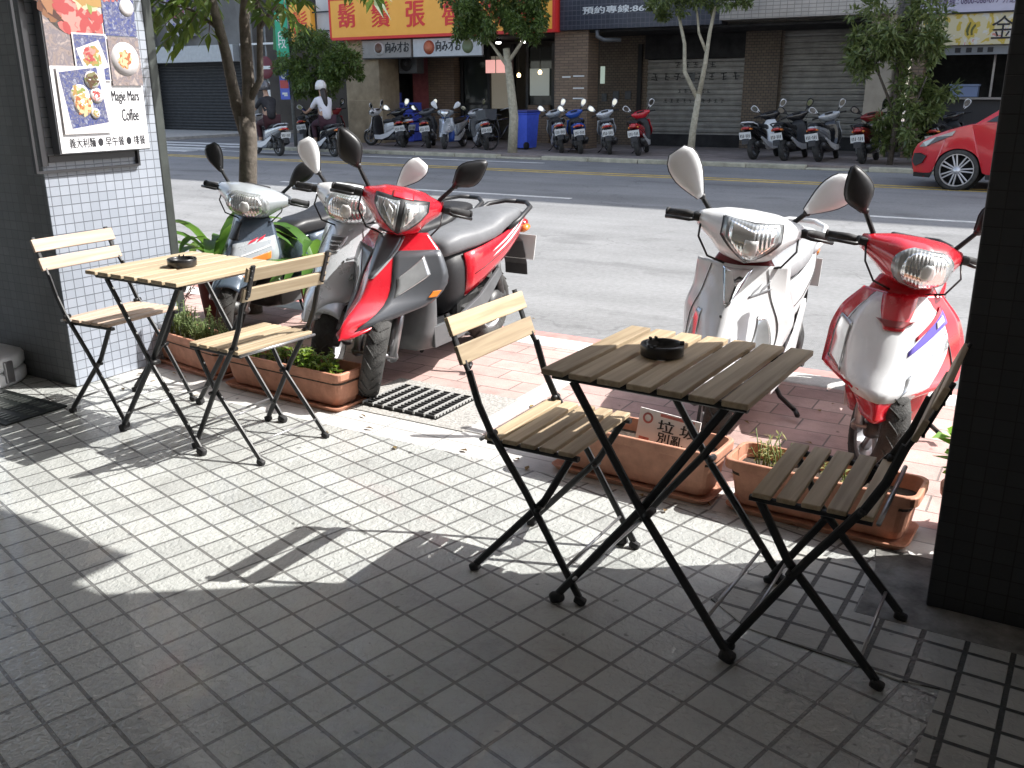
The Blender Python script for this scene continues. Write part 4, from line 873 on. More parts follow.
FS = [
 ('white and black scooter parked side on next to the blue crates', -15.7, 20.1, R(172), 0, M_white, M_plastic, M_white),
 ('black scooter with red tail parked behind the white one by the crates', -15.2, 20.2, R(125), -8, M_blk, M_plastic, M_white),
 ('grey scooter with red tail second from the beige corner column', -14.4, 20.3, R(120), -8, DGREY, M_plastic, None),
 ('blue and silver scooter facing the road under the white snack sign', -13.6, 20.2, R(-80), 6, M_silver, M_blue, M_white),
 ('silver grey scooter next to the leaning bicycle and tree trunk', -12.75, 20.2, R(132), -8, M_silver, M_greypl, None),
 ('silver scooter with cream mirrors right beside the blue bin', -10.55, 20.15, R(122), -8, M_silver, M_plastic, M_white),
 ('bright blue scooter second from the blue bin', -10.0, 20.1, R(120), -8, M_blue, M_plastic, M_white),
 ('grey silver scooter with tall front between the blue and the red ones', -9.25, 20.15, R(116), -8, M_lgrey, M_greypl, M_white),
 ('dark red scooter with white mirrors before the lettered shutter', -8.4, 20.1, R(104), -8, M_red, M_plastic, M_white),
 ('black scooter with white rear edging left of the right hand shutter row', -5.6, 20.1, R(82), -6, M_blk, M_white, M_white),
 ('plain black scooter second in the row by the right shutter', -4.95, 20.0, R(84), -9, M_blk, M_plastic, None),
 ('silver black scooter with large rear plate third by the right shutter', -4.3, 20.05, R(86), -9, M_silver, M_blk, M_white),
 ('black and maroon scooter parked beside the leafy street shrub', -3.45, 19.85, R(88), -7, M_dred, M_blk, None),
 ('dark scooter half hidden behind the two riders', -17.35, 20.0, R(110), -8, M_dred, M_plastic, None),
 ('black scooter parked in shade left of the beige corner column', -18.1, 20.0, R(115), -8, M_blk, M_plastic, M_white),
 ('dark scooter parked behind the red car bonnet', -2.05, 20.2, R(80), -8, M_blk, M_plastic, M_white),
]
for a in FS: far_scooter(*a)
rd1 = far_scooter('pale silver scooter ridden by the person in dark clothes', -16.95, 17.0, R(163), 0, M_lgrey, M_silver, M_black, group='scooters being ridden on the far lane')
rd2 = far_scooter('black scooter ridden by the person in a white top and white helmet', -15.50, 17.35, R(160), 0, M_blk, M_blk, M_black, group='scooters being ridden on the far lane')
rd1.location.z = rd2.location.z = -.08

# ================================================================== FURNITURE
def make_chair(label, loc, rz, wm, group='folding slatted chairs'):
    t = empty('folding_chair', label, 'chair', loc, rz, group)
    HW = .195
    for s in (-1, 1):
        y = s*HW
        mb = MB(); mb.bar([(-.112, y, .465), (.0, y, .305), (.172, y, .022)], .021, .011, (0, 1, 0)); mb.bar([(-.112, y, .46), (-.155, y, .545), (-.186, y, .64)], .021, .011, (0, 1, 0)); mb.bar([(-.184, y, .628), (-.205, y-s*.004, .668), (-.222, y-s*.006, .69)], .013, .012, (0, 1, 0)); mb.bar([(-.216, y-s*.006, .675), (-.262, y-s*.006, .795)], .011, .019, (0, 1, 0))
        o = mb.build('leg', M_black, t); f = MB(); f.box((.176, y, .012), (.034, .022, .024), rot=(0, R(20), 0), bev=.006); f.build('rubber_foot', M_rubber, o)
        y2 = s*(HW-.018)
        mb = MB(); mb.bar([(.135, y2, .438), (.05, y2, .285), (-.186, y2, .022)], .021, .011, (0, 1, 0)); o = mb.build('leg', M_black, t)
        f = MB(); f.box((-.190, y2, .012), (.034, .022, .024), rot=(0, R(-20), 0), bev=.006); f.build('rubber_foot', M_rubber, o)
        mb = MB(); mb.bar([(-.135, y2, .432), (.155, y2, .432)], .014, .02, (0, 1, 0)); mb.build('seat_rail', M_black, t); MB().cyl((-.112, y-s*.02, .462), (-.112, y+s*.014, .462), .009, 8).build('hinge_pin', M_black, t); MB().cyl((.0385, y-s*.03, .262), (.0385, y+s*.012, .262), .008, 8).build('cross_pin', M_black, t)
    for x, z, yy, r_ in ((.125, .10, HW, .0045), (-.145, .075, HW-.018, .0045), (-.15, .44, HW, .006)): MB().cyl((x, -yy, z), (x, yy, z), r_, 8).build('cross_rod', M_alu, t)
    for i in range(5):
        mb = MB(); mb.box((0, 0, 0), (.046, .39, .014), bev=.003); mb.build('seat_slat', wm, t, loc=(-.115+.0595*i, 0, .447))
    for x, z in ((-.219, .683), (-.250, .762)):
        mb = MB(); mb.box((0, 0, 0), (.014, .42, .056), bev=.003)
        mb.xform(Matrix.Rotation(R(-21), 4, 'Y')); sl_ = mb.build('back_slat', wm, t, loc=(x+.008, 0, z))
        bo = MB()
        for y in (-.195, .195):
            for dz in (-.013, .013): bo.cyl((-.015+dz*-.38, y, dz), (-.008+dz*-.38, y, dz), .005, 8)
        bo.build('bolt', M_black, sl_)
    return t
def make_table(label, loc, rz, wm, group='folding slatted tables'):
    t = empty('folding_table', label, 'table', loc, rz, group)
    for i in range(7):
        mb = MB(); mb.box((0, 0, 0), (.064, .54, .016), bev=.003); mb.build('top_slat', wm, t, loc=(-.243+.081*i, 0, .702))
    for s in (-1, 1):
        y = s*.225; y2 = s*.207
        mb = MB(); mb.bar([(-.262, y, .683), (.262, y, .683)], .018, .022, (0, 1, 0)); mb.build('top_rail', M_black, t)
        for sx, yy in ((1, y), (-1, y2)):
            mb = MB(); mb.bar([(-sx*.205, yy, .675), (0, yy, .36), (sx*.250, yy, .03)], .022, .012, (0, 1, 0)); o = mb.build('leg', M_black, t)
            f = MB(); f.box((sx*.256, yy, .016), (.042, .028, .032), rot=(0, sx*R(20), 0), bev=.009); f.build('rubber_foot', M_rubber, o)
        mb = MB(); mb.cyl((.022, y2-s*.012, .352), (.022, y+s*.014, .352), .01, 10); mb.build('pivot', M_black, t)
    for sx in (-1, 1):
        MB().cyl((sx*.192, -.225, .10), (sx*.192, .225, .10), .005, 8).build('cross_rod', M_alu, t); MB().cyl((sx*.18, -.21, .672), (sx*.18, .21, .672), .006, 8).build('cross_rod', M_alu, t)
    return t
make_table('folding slatted wooden table standing partly in shade on the right', (-.814, 2.266, 0), R(-2.1), M_wood)
make_table('sunlit folding slatted table in front of the pale tiled pillar', (-3.09, 2.575, 0), R(-1), M_woodl)
make_chair('folding chair with sunlit pale back slats at the left side of the shaded table', (-1.19, 2.285, 0), R(0), M_wood)
make_chair('folding chair in full shade with its back against the dark pillar', (-.405, 2.28, 0), R(180), M_wood)
make_chair('folding chair seen from behind between the sunlit table and the terracotta planters', (-2.735, 2.575, 0), R(180-3), M_woodl)
make_chair('folding chair with pinkish slats standing against the pale tiled pillar', (-3.575, 2.60, 0), R(3), M_woodp)
def ashtray(label, loc):
    t = empty('ashtray', label, 'ashtray', loc, R(20), 'black ashtrays on the tables')
    mb = MB(); mb.lathe([(0, 0), (.052, 0), (.058, .004), (.059, .03), (.057, .034), (.050, .034), (.048, .030), (.046, .008), (0, .007)], (0, 0, 0), n=40); mb.build('bowl', mat('ashtray_black', (.016, .016, .017), .3, 0, .3), t)
    mb = MB()
    for k in range(3):
        a = 2*math.pi*k/3
        for s in (-1, 1): mb.box((.053*math.cos(a+s*.16), .053*math.sin(a+s*.16), .036), (.012, .006, .008), rot=(0, 0, a), bev=.002)
    mb.build('cigarette_rest', M_ink, t)
ashtray('round black ashtray on the shaded right table', (-.872, 2.272, .7105))
ashtray('round black ashtray on the sunlit left table', (-3.085, 2.56, .7105))

# umbrella stand at the far left
t = empty('umbrella_stand', 'white two tier round umbrella stand with a bare pole at the left edge', 'umbrella stand', (-4.62, 2.46, 0))
M_bw = mat('base_white', (.72, .74, .76), .5, var=.12)
for k in range(2):
    mb = MB(); mb.lathe([(0, 0), (.235-.0*k, 0), (.245, .012), (.245, .055), (.232, .068), (.06, .072), (0, .072)], (0, 0, .002+.076*k), n=40); mb.build('weight_ring', M_bw, t)
mb = MB()
for a in range(4): mb.box((.245*math.cos(a*1.57+.2), .245*math.sin(a*1.57+.2), .075), (.02, .05, .11), rot=(0, 0, a*1.57+.2), bev=.005)
mb.build('clamp', M_alu, t)
mb = MB(); mb.cyl((0, 0, .15), (0, 0, 2.3), .022, 16); mb.cyl((0, 0, .15), (0, 0, .42), .034, 16); mb.build('pole', M_alu, t)

# menu light box on the pillar
t = empty('menu_light_box', 'tall menu light box with food photos and coffee shop lettering on the pale pillar', 'menu board', (-4.08, 2.96, 1.12))
M_fr = mat('box_frame', (.05, .05, .055), .35, .4)
mb = MB()
for a_, b_ in (((.012, -.34, .55), (.02, .012, 1.26)), ((.012, .215, .55), (.02, .012, 1.26)), ((.012, -.0625, -.076), (.02, .543, .012)), ((.012, -.295, .55), (.016, .03, 1.2)), ((.012, -.04, -.02), (.016, .47, .03))): mb.box(a_, b_)
mb.build('back_frame', M_fr, t)
mb = MB(); mb.box((.048, 0, .52), (.05, .50, 1.04), bev=.004); mb.build('housing', mat('box_alu', (.25, .26, .28), .4, .7), t)
mb = MB(); mb.box((.0755, 0, .52), (.004, .486, 1.026)); mb.build('poster', mat('poster_white', (.78, .78, .80), .35), t)
def photo_mat(name, base, spots, scale, seedv):
    m = bpy.data.materials.new(name); m.use_nodes = True; n = m.node_tree; b = n.nodes['Principled BSDF']
    tc = n.nodes.new('ShaderNodeTexCoord'); nz = n.nodes.new('ShaderNodeTexNoise'); nz.inputs['Scale'].default_value = scale; nz.inputs['Detail'].default_value = 4; nz.inputs['Distortion'].default_value = 1.2
    mp = n.nodes.new('ShaderNodeMapping'); mp.inputs['Location'].default_value = (seedv, seedv*2, seedv*3); n.links.new(tc.outputs['Object'], mp.inputs[0]); n.links.new(mp.outputs[0], nz.inputs['Vector'])
    cr = n.nodes.new('ShaderNodeValToRGB'); e = cr.color_ramp.elements; e[0].position = .32; e[0].color = (*base, 1); e[1].position = .7; e[1].color = (*spots[-1], 1)
    for i, c in enumerate(spots[:-1]): el = e.new(.40+.25*i/max(1, len(spots)-1)); el.color = (*c, 1)
    n.links.new(nz.outputs[0], cr.inputs[0]); n.links.new(cr.outputs[0], b.inputs['Base Color']); b.inputs['Roughness'].default_value = .35; return m
PH_blue = photo_mat('photo_blue_wood', (.03, .04, .12), [(.06, .08, .25), (.10, .10, .16), (.3, .32, .42)], 60, 1)
PH_brown = photo_mat('photo_brown_wood', (.16, .13, .125), [(.28, .22, .20), (.17, .15, .17), (.42, .34, .30)], 26, 2)
PH_meat = photo_mat('photo_meat', (.16, .06, .03), [(.30, .13, .06), (.55, .12, .10), (.65, .45, .30)], 75, 3)
PH_pink = photo_mat('photo_ham', (.60, .15, .14), [(.70, .32, .28), (.55, .12, .12), (.8, .6, .5)], 60, 4)
PH_egg = photo_mat('photo_salad', (.55, .42, .10), [(.65, .55, .25), (.75, .70, .5), (.25, .35, .08)], 110, 5)
PH_green = photo_mat('photo_greens', (.06, .07, .03), [(.16, .18, .06), (.25, .2, .12), (.4, .42, .2)], 110, 6)
PH_or = photo_mat('photo_orange', (.65, .28, .06), [(.7, .40, .15), (.5, .15, .08), (.8, .65, .4)], 100, 7)
M_china = mat('photo_white_plate', (.60, .57, .57), .4)
FOODC = dict(meat=((.16, .06, .03), (.30, .14, .07), (.10, .04, .03), (.42, .2, .1)), ham=((.62, .18, .16), (.70, .32, .28), (.5, .08, .08)), egg=((.6, .5, .2), (.7, .62, .4), (.3, .36, .1), (.5, .3, .1)), green=((.07, .08, .03), (.18, .2, .07), (.26, .24, .12), (.12, .06, .03)), orange=((.65, .3, .08), (.7, .42, .16), (.5, .16, .06), (.7, .6, .35)))
def food(kind, y, z, r, n, sy=1.):
    rg = random.Random(kind+str(y)); cols = FOODC[kind]
    for ci, c in enumerate(cols):
        lay[0] += 1; mb = MB(); x = .0778+.00022*lay[0]
        for i in range(int(n*1.5)):
            a, q = rg.uniform(0, 6.283), r*math.sqrt(rg.random()); yy, zz = y+q*math.cos(a)*sy, z+q*math.sin(a); ln, wd, th = r*rg.uniform(.2, .48), r*rg.uniform(.10, .24), rg.uniform(0, 3.14)
            xx = x+i*.000006; mb.add([(xx, yy+ln*math.cos(p)*math.cos(th)-wd*math.sin(p)*math.sin(th), zz+ln*math.cos(p)*math.sin(th)+wd*math.sin(p)*math.cos(th)) for p in [k*6.283/8 for k in range(8)]], [list(range(8))])
        mb.build('photo_food', mat('food_%s_%d' % (kind, ci), tuple(v*.72 for v in c), .4), t)
lay = [0]
def pquad(name, m, y0, y1, z0, z1, rot=0.):
    lay[0] += 1; mb = MB(); mb.box((0, 0, 0), (.0003, y1-y0, z1-z0)); mb.xform(Matrix.Rotation(R(rot), 4, 'X'))
    return mb.build(name, m, t, loc=(.0778+.00022*lay[0], (y0+y1)/2, (z0+z1)/2))
def pdisc(name, m, y, z, r, sy=1.):
    lay[0] += 1; mb = MB(); mb.lathe([(0, -.00015), (r, -.00015), (r, .00015), (0, .00015)], (0, 0, 0), 'X', 28); mb.v = [(a, b*sy, c) for a, b, c in mb.v]
    return mb.build(name, m, t, loc=(.0778+.00022*lay[0], y, z))
pquad('photo', PH_brown, -.243, .06, .39, 1.03); pdisc('photo_plate', M_china, -.09, .76, .24, .78); food('meat', -.155, .74, .14, 26, .62); food('ham', -.055, .62, .10, 22, 1.1); food('egg', .0, .78, .12, 30, .8); food('green', -.13, .90, .12, 30, .9)
pquad('photo', PH_blue, .066, .243, .53, 1.03); food('orange', .14, .83, .09, 24); food('ham', .11, .72, .04, 8, 1.2); pdisc('photo_plate', M_china, .20, .66, .04)
pquad('photo_border', M_china, -.115, .065, .325, .535); pquad('photo', PH_blue, -.108, .06, .33, .528); pquad('photo_plate', M_china, -.085, .045, .365, .49, 18); food('egg', -.02, .43, .042, 10); food('ham', -.035, .44, .03, 8)
pquad('photo', PH_brown, .07, .243, .305, .525); pdisc('photo_plate', M_china, .155, .425, .078); food('orange', .155, .425, .036, 10)
pquad('photo_border', M_china, -.22, .03, .09, .39, 0)
pquad('photo', PH_blue, -.195, .005, .125, .375, 7); pdisc('photo_plate', M_china, -.115, .26, .05); food('egg', -.12, .27, .034, 9); pdisc('photo_plate', M_china, -.105, .22, .05); food('orange', -.105, .22, .04, 9); pdisc('photo_plate', M_china, -.03, .26, .035); food('ham', -.03, .26, .022, 6); pdisc('photo_plate', M_china, -.045, .33, .04); food('green', -.045, .33, .032, 8); pdisc('photo_plate', M_china, -.05, .18, .024); food('egg', -.05, .18, .016, 5)
TR = (R(90), 0, R(90))
M_txt = mat('poster_ink', (.02, .02, .025), .5)
text('lettering', 'Magie Mars', .05, (.0782, .135, .255), TR, M_txt, t, width=.155, height=.062, ext=.0003, bold=.0022)
text('lettering', 'Coffee', .05, (.0782, .150, .165), TR, M_txt, t, width=.095, height=.056, ext=.0003, bold=.0022)
text('lettering', '義大利麵 ● 早午餐 ● 排餐', .05, (.0782, .01, .045), TR, M_txt, t, width=.42, height=.044, ext=.0003, bold=.0016)

# ================================================================== PLANTERS AND PLANTS
def trough(label, x0, x1, y, rz, m, h=.185, wd=.21, group='terracotta coloured planter troughs'):
    L = x1-x0; t = empty('planter_trough', label, 'planter', ((x0+x1)/2, y, 0), rz, group)
    def rr(L, W, z, r=.035):
        pts = []
        for cx, cy, a0 in ((L/2-r, W/2-r, 0), (-L/2+r, W/2-r, 90), (-L/2+r, -W/2+r, 180), (L/2-r, -W/2+r, 270)):
            for k in range(5): a = R(a0+22.5*k); pts.append(Vector((cx+r*math.cos(a), cy+r*math.sin(a), z)))
        return pts
    mb = MB(); mb.rings([rr(L-.10, wd-.07, .022), rr(L-.055, wd-.035, h-.04), rr(L-.05, wd-.03, h-.038), rr(L-.012, wd+.0, h-.034), rr(L-.01, wd+.002, h-.004), rr(L-.018, wd-.006, h), rr(L-.04, wd-.026, h), rr(L-.045, wd-.03, h-.02), rr(L-.075, wd-.06, .05)], smooth=False)
    mb.build('trough', m, t, bevel=.002)
    mb = MB(); mb.rings([rr(L-.07, wd-.02, 0), rr(L-.035, wd+.01, .022), rr(L-.045, wd, .024), rr(L-.09, wd-.045, .012)], smooth=False); mb.build('saucer', m, t)
    mb = MB(); mb.rings([rr(L-.052, wd-.04, h-.06), rr(L-.05, wd-.038, h-.05)], smooth=False); mb.build('soil', M_soil, t)
    return t
trough('terracotta trough with soft grey green herbs beside the pale pillar', -4.36, -3.50, 3.24, R(-10), M_terra)
trough('terracotta trough of bright green seedlings beside the drain grate', -3.47, -2.66, 3.12, R(-3), M_terra)
trough('bare terracotta trough holding a red and white card notice', -1.57, -.885, 3.0, R(-3), M_terra2, h=.20)
trough('terracotta trough with a few pale sprigs behind the shaded chair', -.875, -.235, 2.985, R(-3), M_terra, h=.19)
L_herb = leaf_mat('herb_leaf', (.13, .19, .07), (.24, .30, .12))
L_seed = leaf_mat('seedling_leaf', (.10, .20, .02), (.25, .34, .06))
L_dry = leaf_mat('dry_sprig_leaf', (.25, .27, .08), (.38, .36, .14))
L_lush = leaf_mat('lush_leaf', (.07, .20, .02), (.16, .34, .04))
L_purple = leaf_mat('purple_leaf', (.10, .03, .035), (.20, .08, .07))
L_strap = leaf_mat('strap_leaf', (.035, .11, .018), (.10, .22, .035), .45)
M_stem = mat('green_stem', (.12, .17, .05), .7)
M_twig = mat('twig', (.14, .09, .07), .9)
def plant(name, label, cat, loc, spread, h, nst, lm, LL, LW, nl, group=None, stemm=None, seed=1, up_=.7, droop=.2):
    random.seed(seed); t = empty(name, label, cat, loc, 0, group); lf = MB(); st = MB()
    for i in range(nst):
        bx, by = random.uniform(-1, 1)*spread[0], random.uniform(-1, 1)*spread[1]; hh = h*random.uniform(.55, 1.1)
        lean = Vector((random.uniform(-1, 1), random.uniform(-1, 1), 0))*hh*(1-up_)
        pts = [Vector((bx, by, 0)), Vector((bx, by, hh*.5))+lean*.35, Vector((bx, by, hh))+lean]
        st.tube(pts, [.003, .0025, .0015], 5)
        for k in range(nl):
            s = random.uniform(.3, 1.); p = pts[0].lerp(pts[1], s*2) if s < .5 else pts[1].lerp(pts[2], s*2-1)
            d = Vector((random.uniform(-1, 1), random.uniform(-1, 1), random.uniform(-droop, .7)))
            leafq(lf, p, d, Vector((0, 0, 1))+rv(.4), LL*random.uniform(.6, 1.2), LW*random.uniform(.7, 1.2))
    lf.build('leaves', lm, t, fix=False); st.build('stems', stemm or M_stem, t); return t
plant('herb_plant', 'soft grey green herb clump at the pillar end of the left trough', 'plant', (-3.98, 3.27, .13), (.12, .05), .17, 60, L_herb, .022, .008, 14, 'herbs in the left trough', seed=2)
plant('herb_plant', 'soft grey green herb clump in the middle of the left trough', 'plant', (-3.70, 3.21, .13), (.11, .05), .14, 50, L_herb, .022, .008, 14, 'herbs in the left trough', seed=3)
plant('seedling', 'sparse green seedling clump at the shaded end of the second trough', 'plant', (-3.22, 3.12, .13), (.12, .055), .10, 26, L_seed, .035, .02, 7, 'seedlings in the second trough', seed=4)
plant('seedling', 'fuller bright green seedling clump near the drain grate end of the trough', 'plant', (-2.88, 3.10, .13), (.13, .055), .12, 40, L_seed, .038, .022, 8, 'seedlings in the second trough', seed=5)
plant('sprig_plant', 'thin pale sprigs at the left end of the shaded trough', 'plant', (-.74, 3.0, .135), (.05, .04), .13, 14, L_dry, .03, .007, 7, seed=6)
plant('weed', 'small pale green weed in the middle of the shaded trough', 'plant', (-.52, 2.99, .135), (.04, .03), .10, 9, L_dry, .03, .009, 6, seed=7)
t = empty('flower_pot', 'round terracotta pot of lush green leaves beside the dark pillar', 'pot', (-.10, 3.12, 0))
mb = MB(); mb.lathe([(0, .0), (.07, 0), (.095, .13), (.108, .132), (.11, .16), (.097, .162), (.09, .14), (0, .138)], (0, 0, .001), n=28); mb.build('pot', M_terra, t)
plant('leafy_plant', 'lush bright green leafy plant below the red and white scooter by the dark pillar', 'plant', (-.10, 3.12, .14), (.05, .05), .20, 16, L_lush, .085, .055, 8, seed=8, up_=.45)
for i, (x, y, r, lab, h) in enumerate(((-4.50, 3.50, .10, 'small dark red pot with purple twiggy plant by the foot of the pillar', .34), (-4.28, 3.46, .085, 'small dark red pot right of the twiggy one, behind the trough', .22))):
    t = empty('flower_pot', lab, 'pot', (x, y, 0), 0, 'dark red pots by the pale pillar')
    mb = MB(); mb.lathe([(0, 0), (r*.7, 0), (r*.95, .15), (r*1.08, .152), (r*1.08, .185), (r*.95, .187), (r*.9, .16), (0, .155)], (0, 0, .001), n=28); mb.build('pot', M_pot, t)
    plant('twiggy_plant', ['purple leaved twiggy plant in the pot by the pillar foot', 'thin purple twigs in the smaller dark red pot'][i], 'plant', (x, y, .15), (.04, .04), h, 14, L_purple, .045, .018, 9, 'purple plants by the pale pillar', M_twig, seed=20+i, up_=.5)
def strap_plant(label, loc, n, L, W, seed):
    random.seed(seed); t = empty('strap_leaf_plant', label, 'plant', loc, 0, 'strap leaved plants behind the left scooters'); 
    for i in range(n):
        a = 2*math.pi*i/n+random.uniform(-.3, .3); l = L*random.uniform(.75, 1.15); up0 = random.uniform(.7, 1.35); mb = MB(); prev = None
        d = Vector((math.cos(a), math.sin(a), 0)); s = Vector((-d.y, d.x, 0)); P = Vector((0, 0, .02))+d*.02; ang = up0; vs = []
        for k in range(9):
            q = k/8; wv = W*math.sin(math.pi*min(1, .12+q*.88))**.8*.5
            vs += [P+s*wv+Vector((0, 0, wv*.35)), P, P-s*wv+Vector((0, 0, wv*.35))]
            P = P+(d*math.cos(ang)+Vector((0, 0, math.sin(ang))))*l/8; ang -= .26
        fs = []
        for k in range(8):
            b = k*3; fs += [(b, b+1, b+4, b+3), (b+1, b+2, b+5, b+4)]
        mb.add(vs, fs, True).build('leaf', L_strap, t, fix=False)
    mb = MB(); mb.cyl((0, 0, 0), (0, 0, .06), .03, 8); mb.build('stem', M_stem, t)
def tall_pot(label, loc, h):
    t = empty('flower_pot', label, 'pot', loc, 0, 'tall pots behind the left scooters')
    mb = MB(); mb.lathe([(0, 0), (.10, 0), (.14, h-.05), (.155, h-.048), (.155, h), (.135, h), (.13, h-.04), (0, h-.045)], (0, 0, .001), n=28); mb.build('pot', M_pot, t)
tall_pot('tall dark pot behind the slate blue scooter, next to the drainpipe', (-4.50, 4.0, 0), .40)
strap_plant('broad strap leaved plant arching between the pillar and the slate blue scooter', (-4.50, 4.0, .36), 17, .66, .078, 11)
tall_pot('tall dark pot between the slate blue and the pale silver scooters', (-3.72, 4.1, 0), .34)
strap_plant('bright strap leaved plant glowing between the slate blue and pale silver scooters', (-3.72, 4.1, .30), 17, .64, .078, 12)
# notice card in the bare trough
t = empty('card_notice', 'red and white handwritten card notice standing in the bare terracotta trough', 'notice', (-1.11, 2.955, .145), R(-6)); t.rotation_euler = (R(-10), R(4), R(-3))
cardm = bpy.data.materials.new('notice_card'); cardm.use_nodes = True; n = cardm.node_tree; b = n.nodes['Principled BSDF']
b.inputs['Base Color'].default_value = (.80, .77, .75, 1); b.inputs['Roughness'].default_value = .6
mb = MB(); mb.box((0, 0, .065), (.235, .006, .15)); mb.build('card', cardm, t)
mb = MB(); mb.box((.03, -.004, .130), (.13, .002, .010)); mb.box((-.085, -.004, .03), (.04, .002, .012)); mb.box((.03, -.004, .010), (.11, .002, .012)); mb.build('red_print', mat('notice_red', (.52, .16, .13), .6, var=.3, vscale=60), t)
text('lettering', '垃 圾', .06, (.035, -.0045, .088), (R(90), 0, 0), M_ink, t, width=.15, height=.044, ext=.0006, bold=.0016)
text('lettering', '別亂', .06, (.015, -.0045, .045), (R(90), 0, 0), M_ink, t, width=.10, height=.040, ext=.0006, bold=.0016)
mb = MB(); mb.lathe([(.013, -.001), (.02, -.001), (.02, .001), (.013, .001)], (-.082, -.004, .108), 'Y', 20, closed_prof=True); mb.build('round_mark', mat('notice_mark', (.45, .14, .12), .6), t)

# ================================================================== TREES
L_near = leaf_mat('near_tree_leaf', (.03, .07, .012), (.10, .16, .025), .5)
L_far = leaf_mat('far_tree_leaf', (.055, .10, .026), (.16, .23, .06), .32, .3)
L_far2 = leaf_mat('far_shrub_leaf', (.07, .11, .03), (.20, .245, .085), .3, .28)
def limb(mb, pts, r0_, r1_, n=10):
    k = len(pts); mb.tube(pts, [r0_+(r1_-r0_)*i/(k-1) for i in range(k)], n)
random.seed(21)
t = empty('street_tree', 'slim forked street tree with hanging pointed leaves beside the pale tiled pillar', 'tree', (-4.52, 4.28, 0))
mb = MB()
limb(mb, [(0, 0, -.02), (.03, 0, .4), (.07, -.01, .85), (.10, 0, 1.12), (.10, 0, 1.25)], .062, .05, 14)
limb(mb, [(.10, 0, 1.08), (.02, 0, 1.32), (-.05, .02, 1.62), (-.12, .02, 1.9), (-.3, .1, 2.4), (-.6, .2, 2.9)], .042, .018)
limb(mb, [(.10, 0, 1.15), (.14, 0, 1.45), (.15, .0, 1.8), (.22, .05, 2.3), (.3, .1, 3.0)], .044, .018)
limb(mb, [(.15, .0, 1.36), (.23, .01, 1.46), (.25, .02, 1.75), (.36, -.1, 2.2), (.8, -.3, 2.7)], .024, .012)
limb(mb, [(-.07, .02, 1.75), (-.3, 0, 1.88), (-.62, 0, 1.95)], .012, .005); limb(mb, [(-.12, .02, 1.9), (-.5, .2, 2.2), (-.9, .3, 2.4)], .016, .006)
limb(mb, [(.25, .02, 1.75), (.55, 0, 2.0), (.95, -.05, 2.05)], .014, .005)
mb.build('trunk', M_bark, t)
lf = MB(); tw = MB()
def spray(base, d, n, L, W, sag=.5):
    d = d.normalized(); p = Vector(base); pts = [p.copy()]
    side = d.cross(Vector((0, 0, 1)))
    side = side.normalized() if side.length > .1 else Vector((1, 0, 0))
    for k in range(n):
        d = (d+Vector((0, 0, -sag*.12))).normalized(); p = p+d*L*.34; pts.append(p.copy())
        for sgn in (-1, 1):
            dd = (d*.55+side*sgn*.75+Vector((0, 0, -.55*sag))+rv(.25)); leafq(lf, p, dd, Vector((0, 0, 1))+rv(.5), L*random.uniform(.75, 1.15), W*random.uniform(.8, 1.2))
    leafq(lf, p, d, Vector((0, 0, 1))+rv(.3), L, W); tw.tube(pts, .0025, 4)
for i in range(300):
    c = rv(); b = Vector((-.05+c.x*1.35, .05+c.y*.9, 2.72+c.z*.85)); spray(b, Vector((c.x, c.y, -.1))+rv(.6), random.randint(4, 6), .125, .042)
for b, d in (((-.30, 0, 1.90), (-1, 0, -.2)), ((-.45, .05, 1.95), (-1, -.2, -.35)), ((-.2, -.05, 1.84), (-.7, -.3, -.35)), ((-.55, 0, 1.95), (-1, .1, -.3)), ((-.35, .1, 1.93), (-.8, .4, -.35)), ((-.62, .0, 1.96), (-1, -.3, -.1)), ((-.12, -.05, 1.83), (-.4, -.6, -.5)), ((-.4, -.1, 2.0), (-.5, -.7, -.3)), ((-.2, .1, 1.95), (.3, -.5, -.6)), ((.02, -.1, 1.95), (-.3, -.6, -.6)),
             ((.45, -.05, 1.98), (1, -.1, -.2)), ((.7, 0, 2.02), (1, 0, -.15)), ((.85, -.05, 2.03), (1, -.2, -.3)), ((.3, -.05, 1.92), (.6, -.4, -.2)), ((.62, -.1, 2.0), (.3, -.5, -.4)), ((1.0, -.05, 2.02), (1, -.3, -.3)), ((1.12, -.15, 2.02), (.8, -.3, -.5)), ((.2, .1, 1.95), (.3, .6, -.3))):
    spray(b, Vector(d), 6, .13, .044)
lf.build('crown', L_near, t, fix=False); tw.build('twigs', M_twig, t)

def far_tree(name, label, base, trunk, blobs, n, L, W, lm, bark=M_barkp, seed=1, group='trees along the far pavement'):
    random.seed(seed); t = empty(name, label, 'tree', base, 0, group); mb = MB()
    for pts, a, b in trunk: limb(mb, pts, a, b, 9)
    mb.build('trunk', bark, t); lf = MB(); cl = []
    for (cx, cy, cz, rx, ry, rz, wgt) in blobs:
        for i in range(int(30*wgt)):
            c = rv().normalized()*random.uniform(.45, 1.03); cl.append((Vector((cx+c.x*rx, cy+c.y*ry, cz+c.z*rz)), random.uniform(.10, .27)*min(rx, rz)/.85))
    for i in range(n):
        c, r = random.choice(cl); v = rv(); p = c+v*r; d = v+rv(.9)+Vector((0, 0, -.15))
        leafq(lf, p, d, Vector((0, 0, 1))+rv(.9), L*random.uniform(.6, 1.25), W*random.uniform(.7, 1.2))
    lf.build('crown', lm, t, fix=False); return t
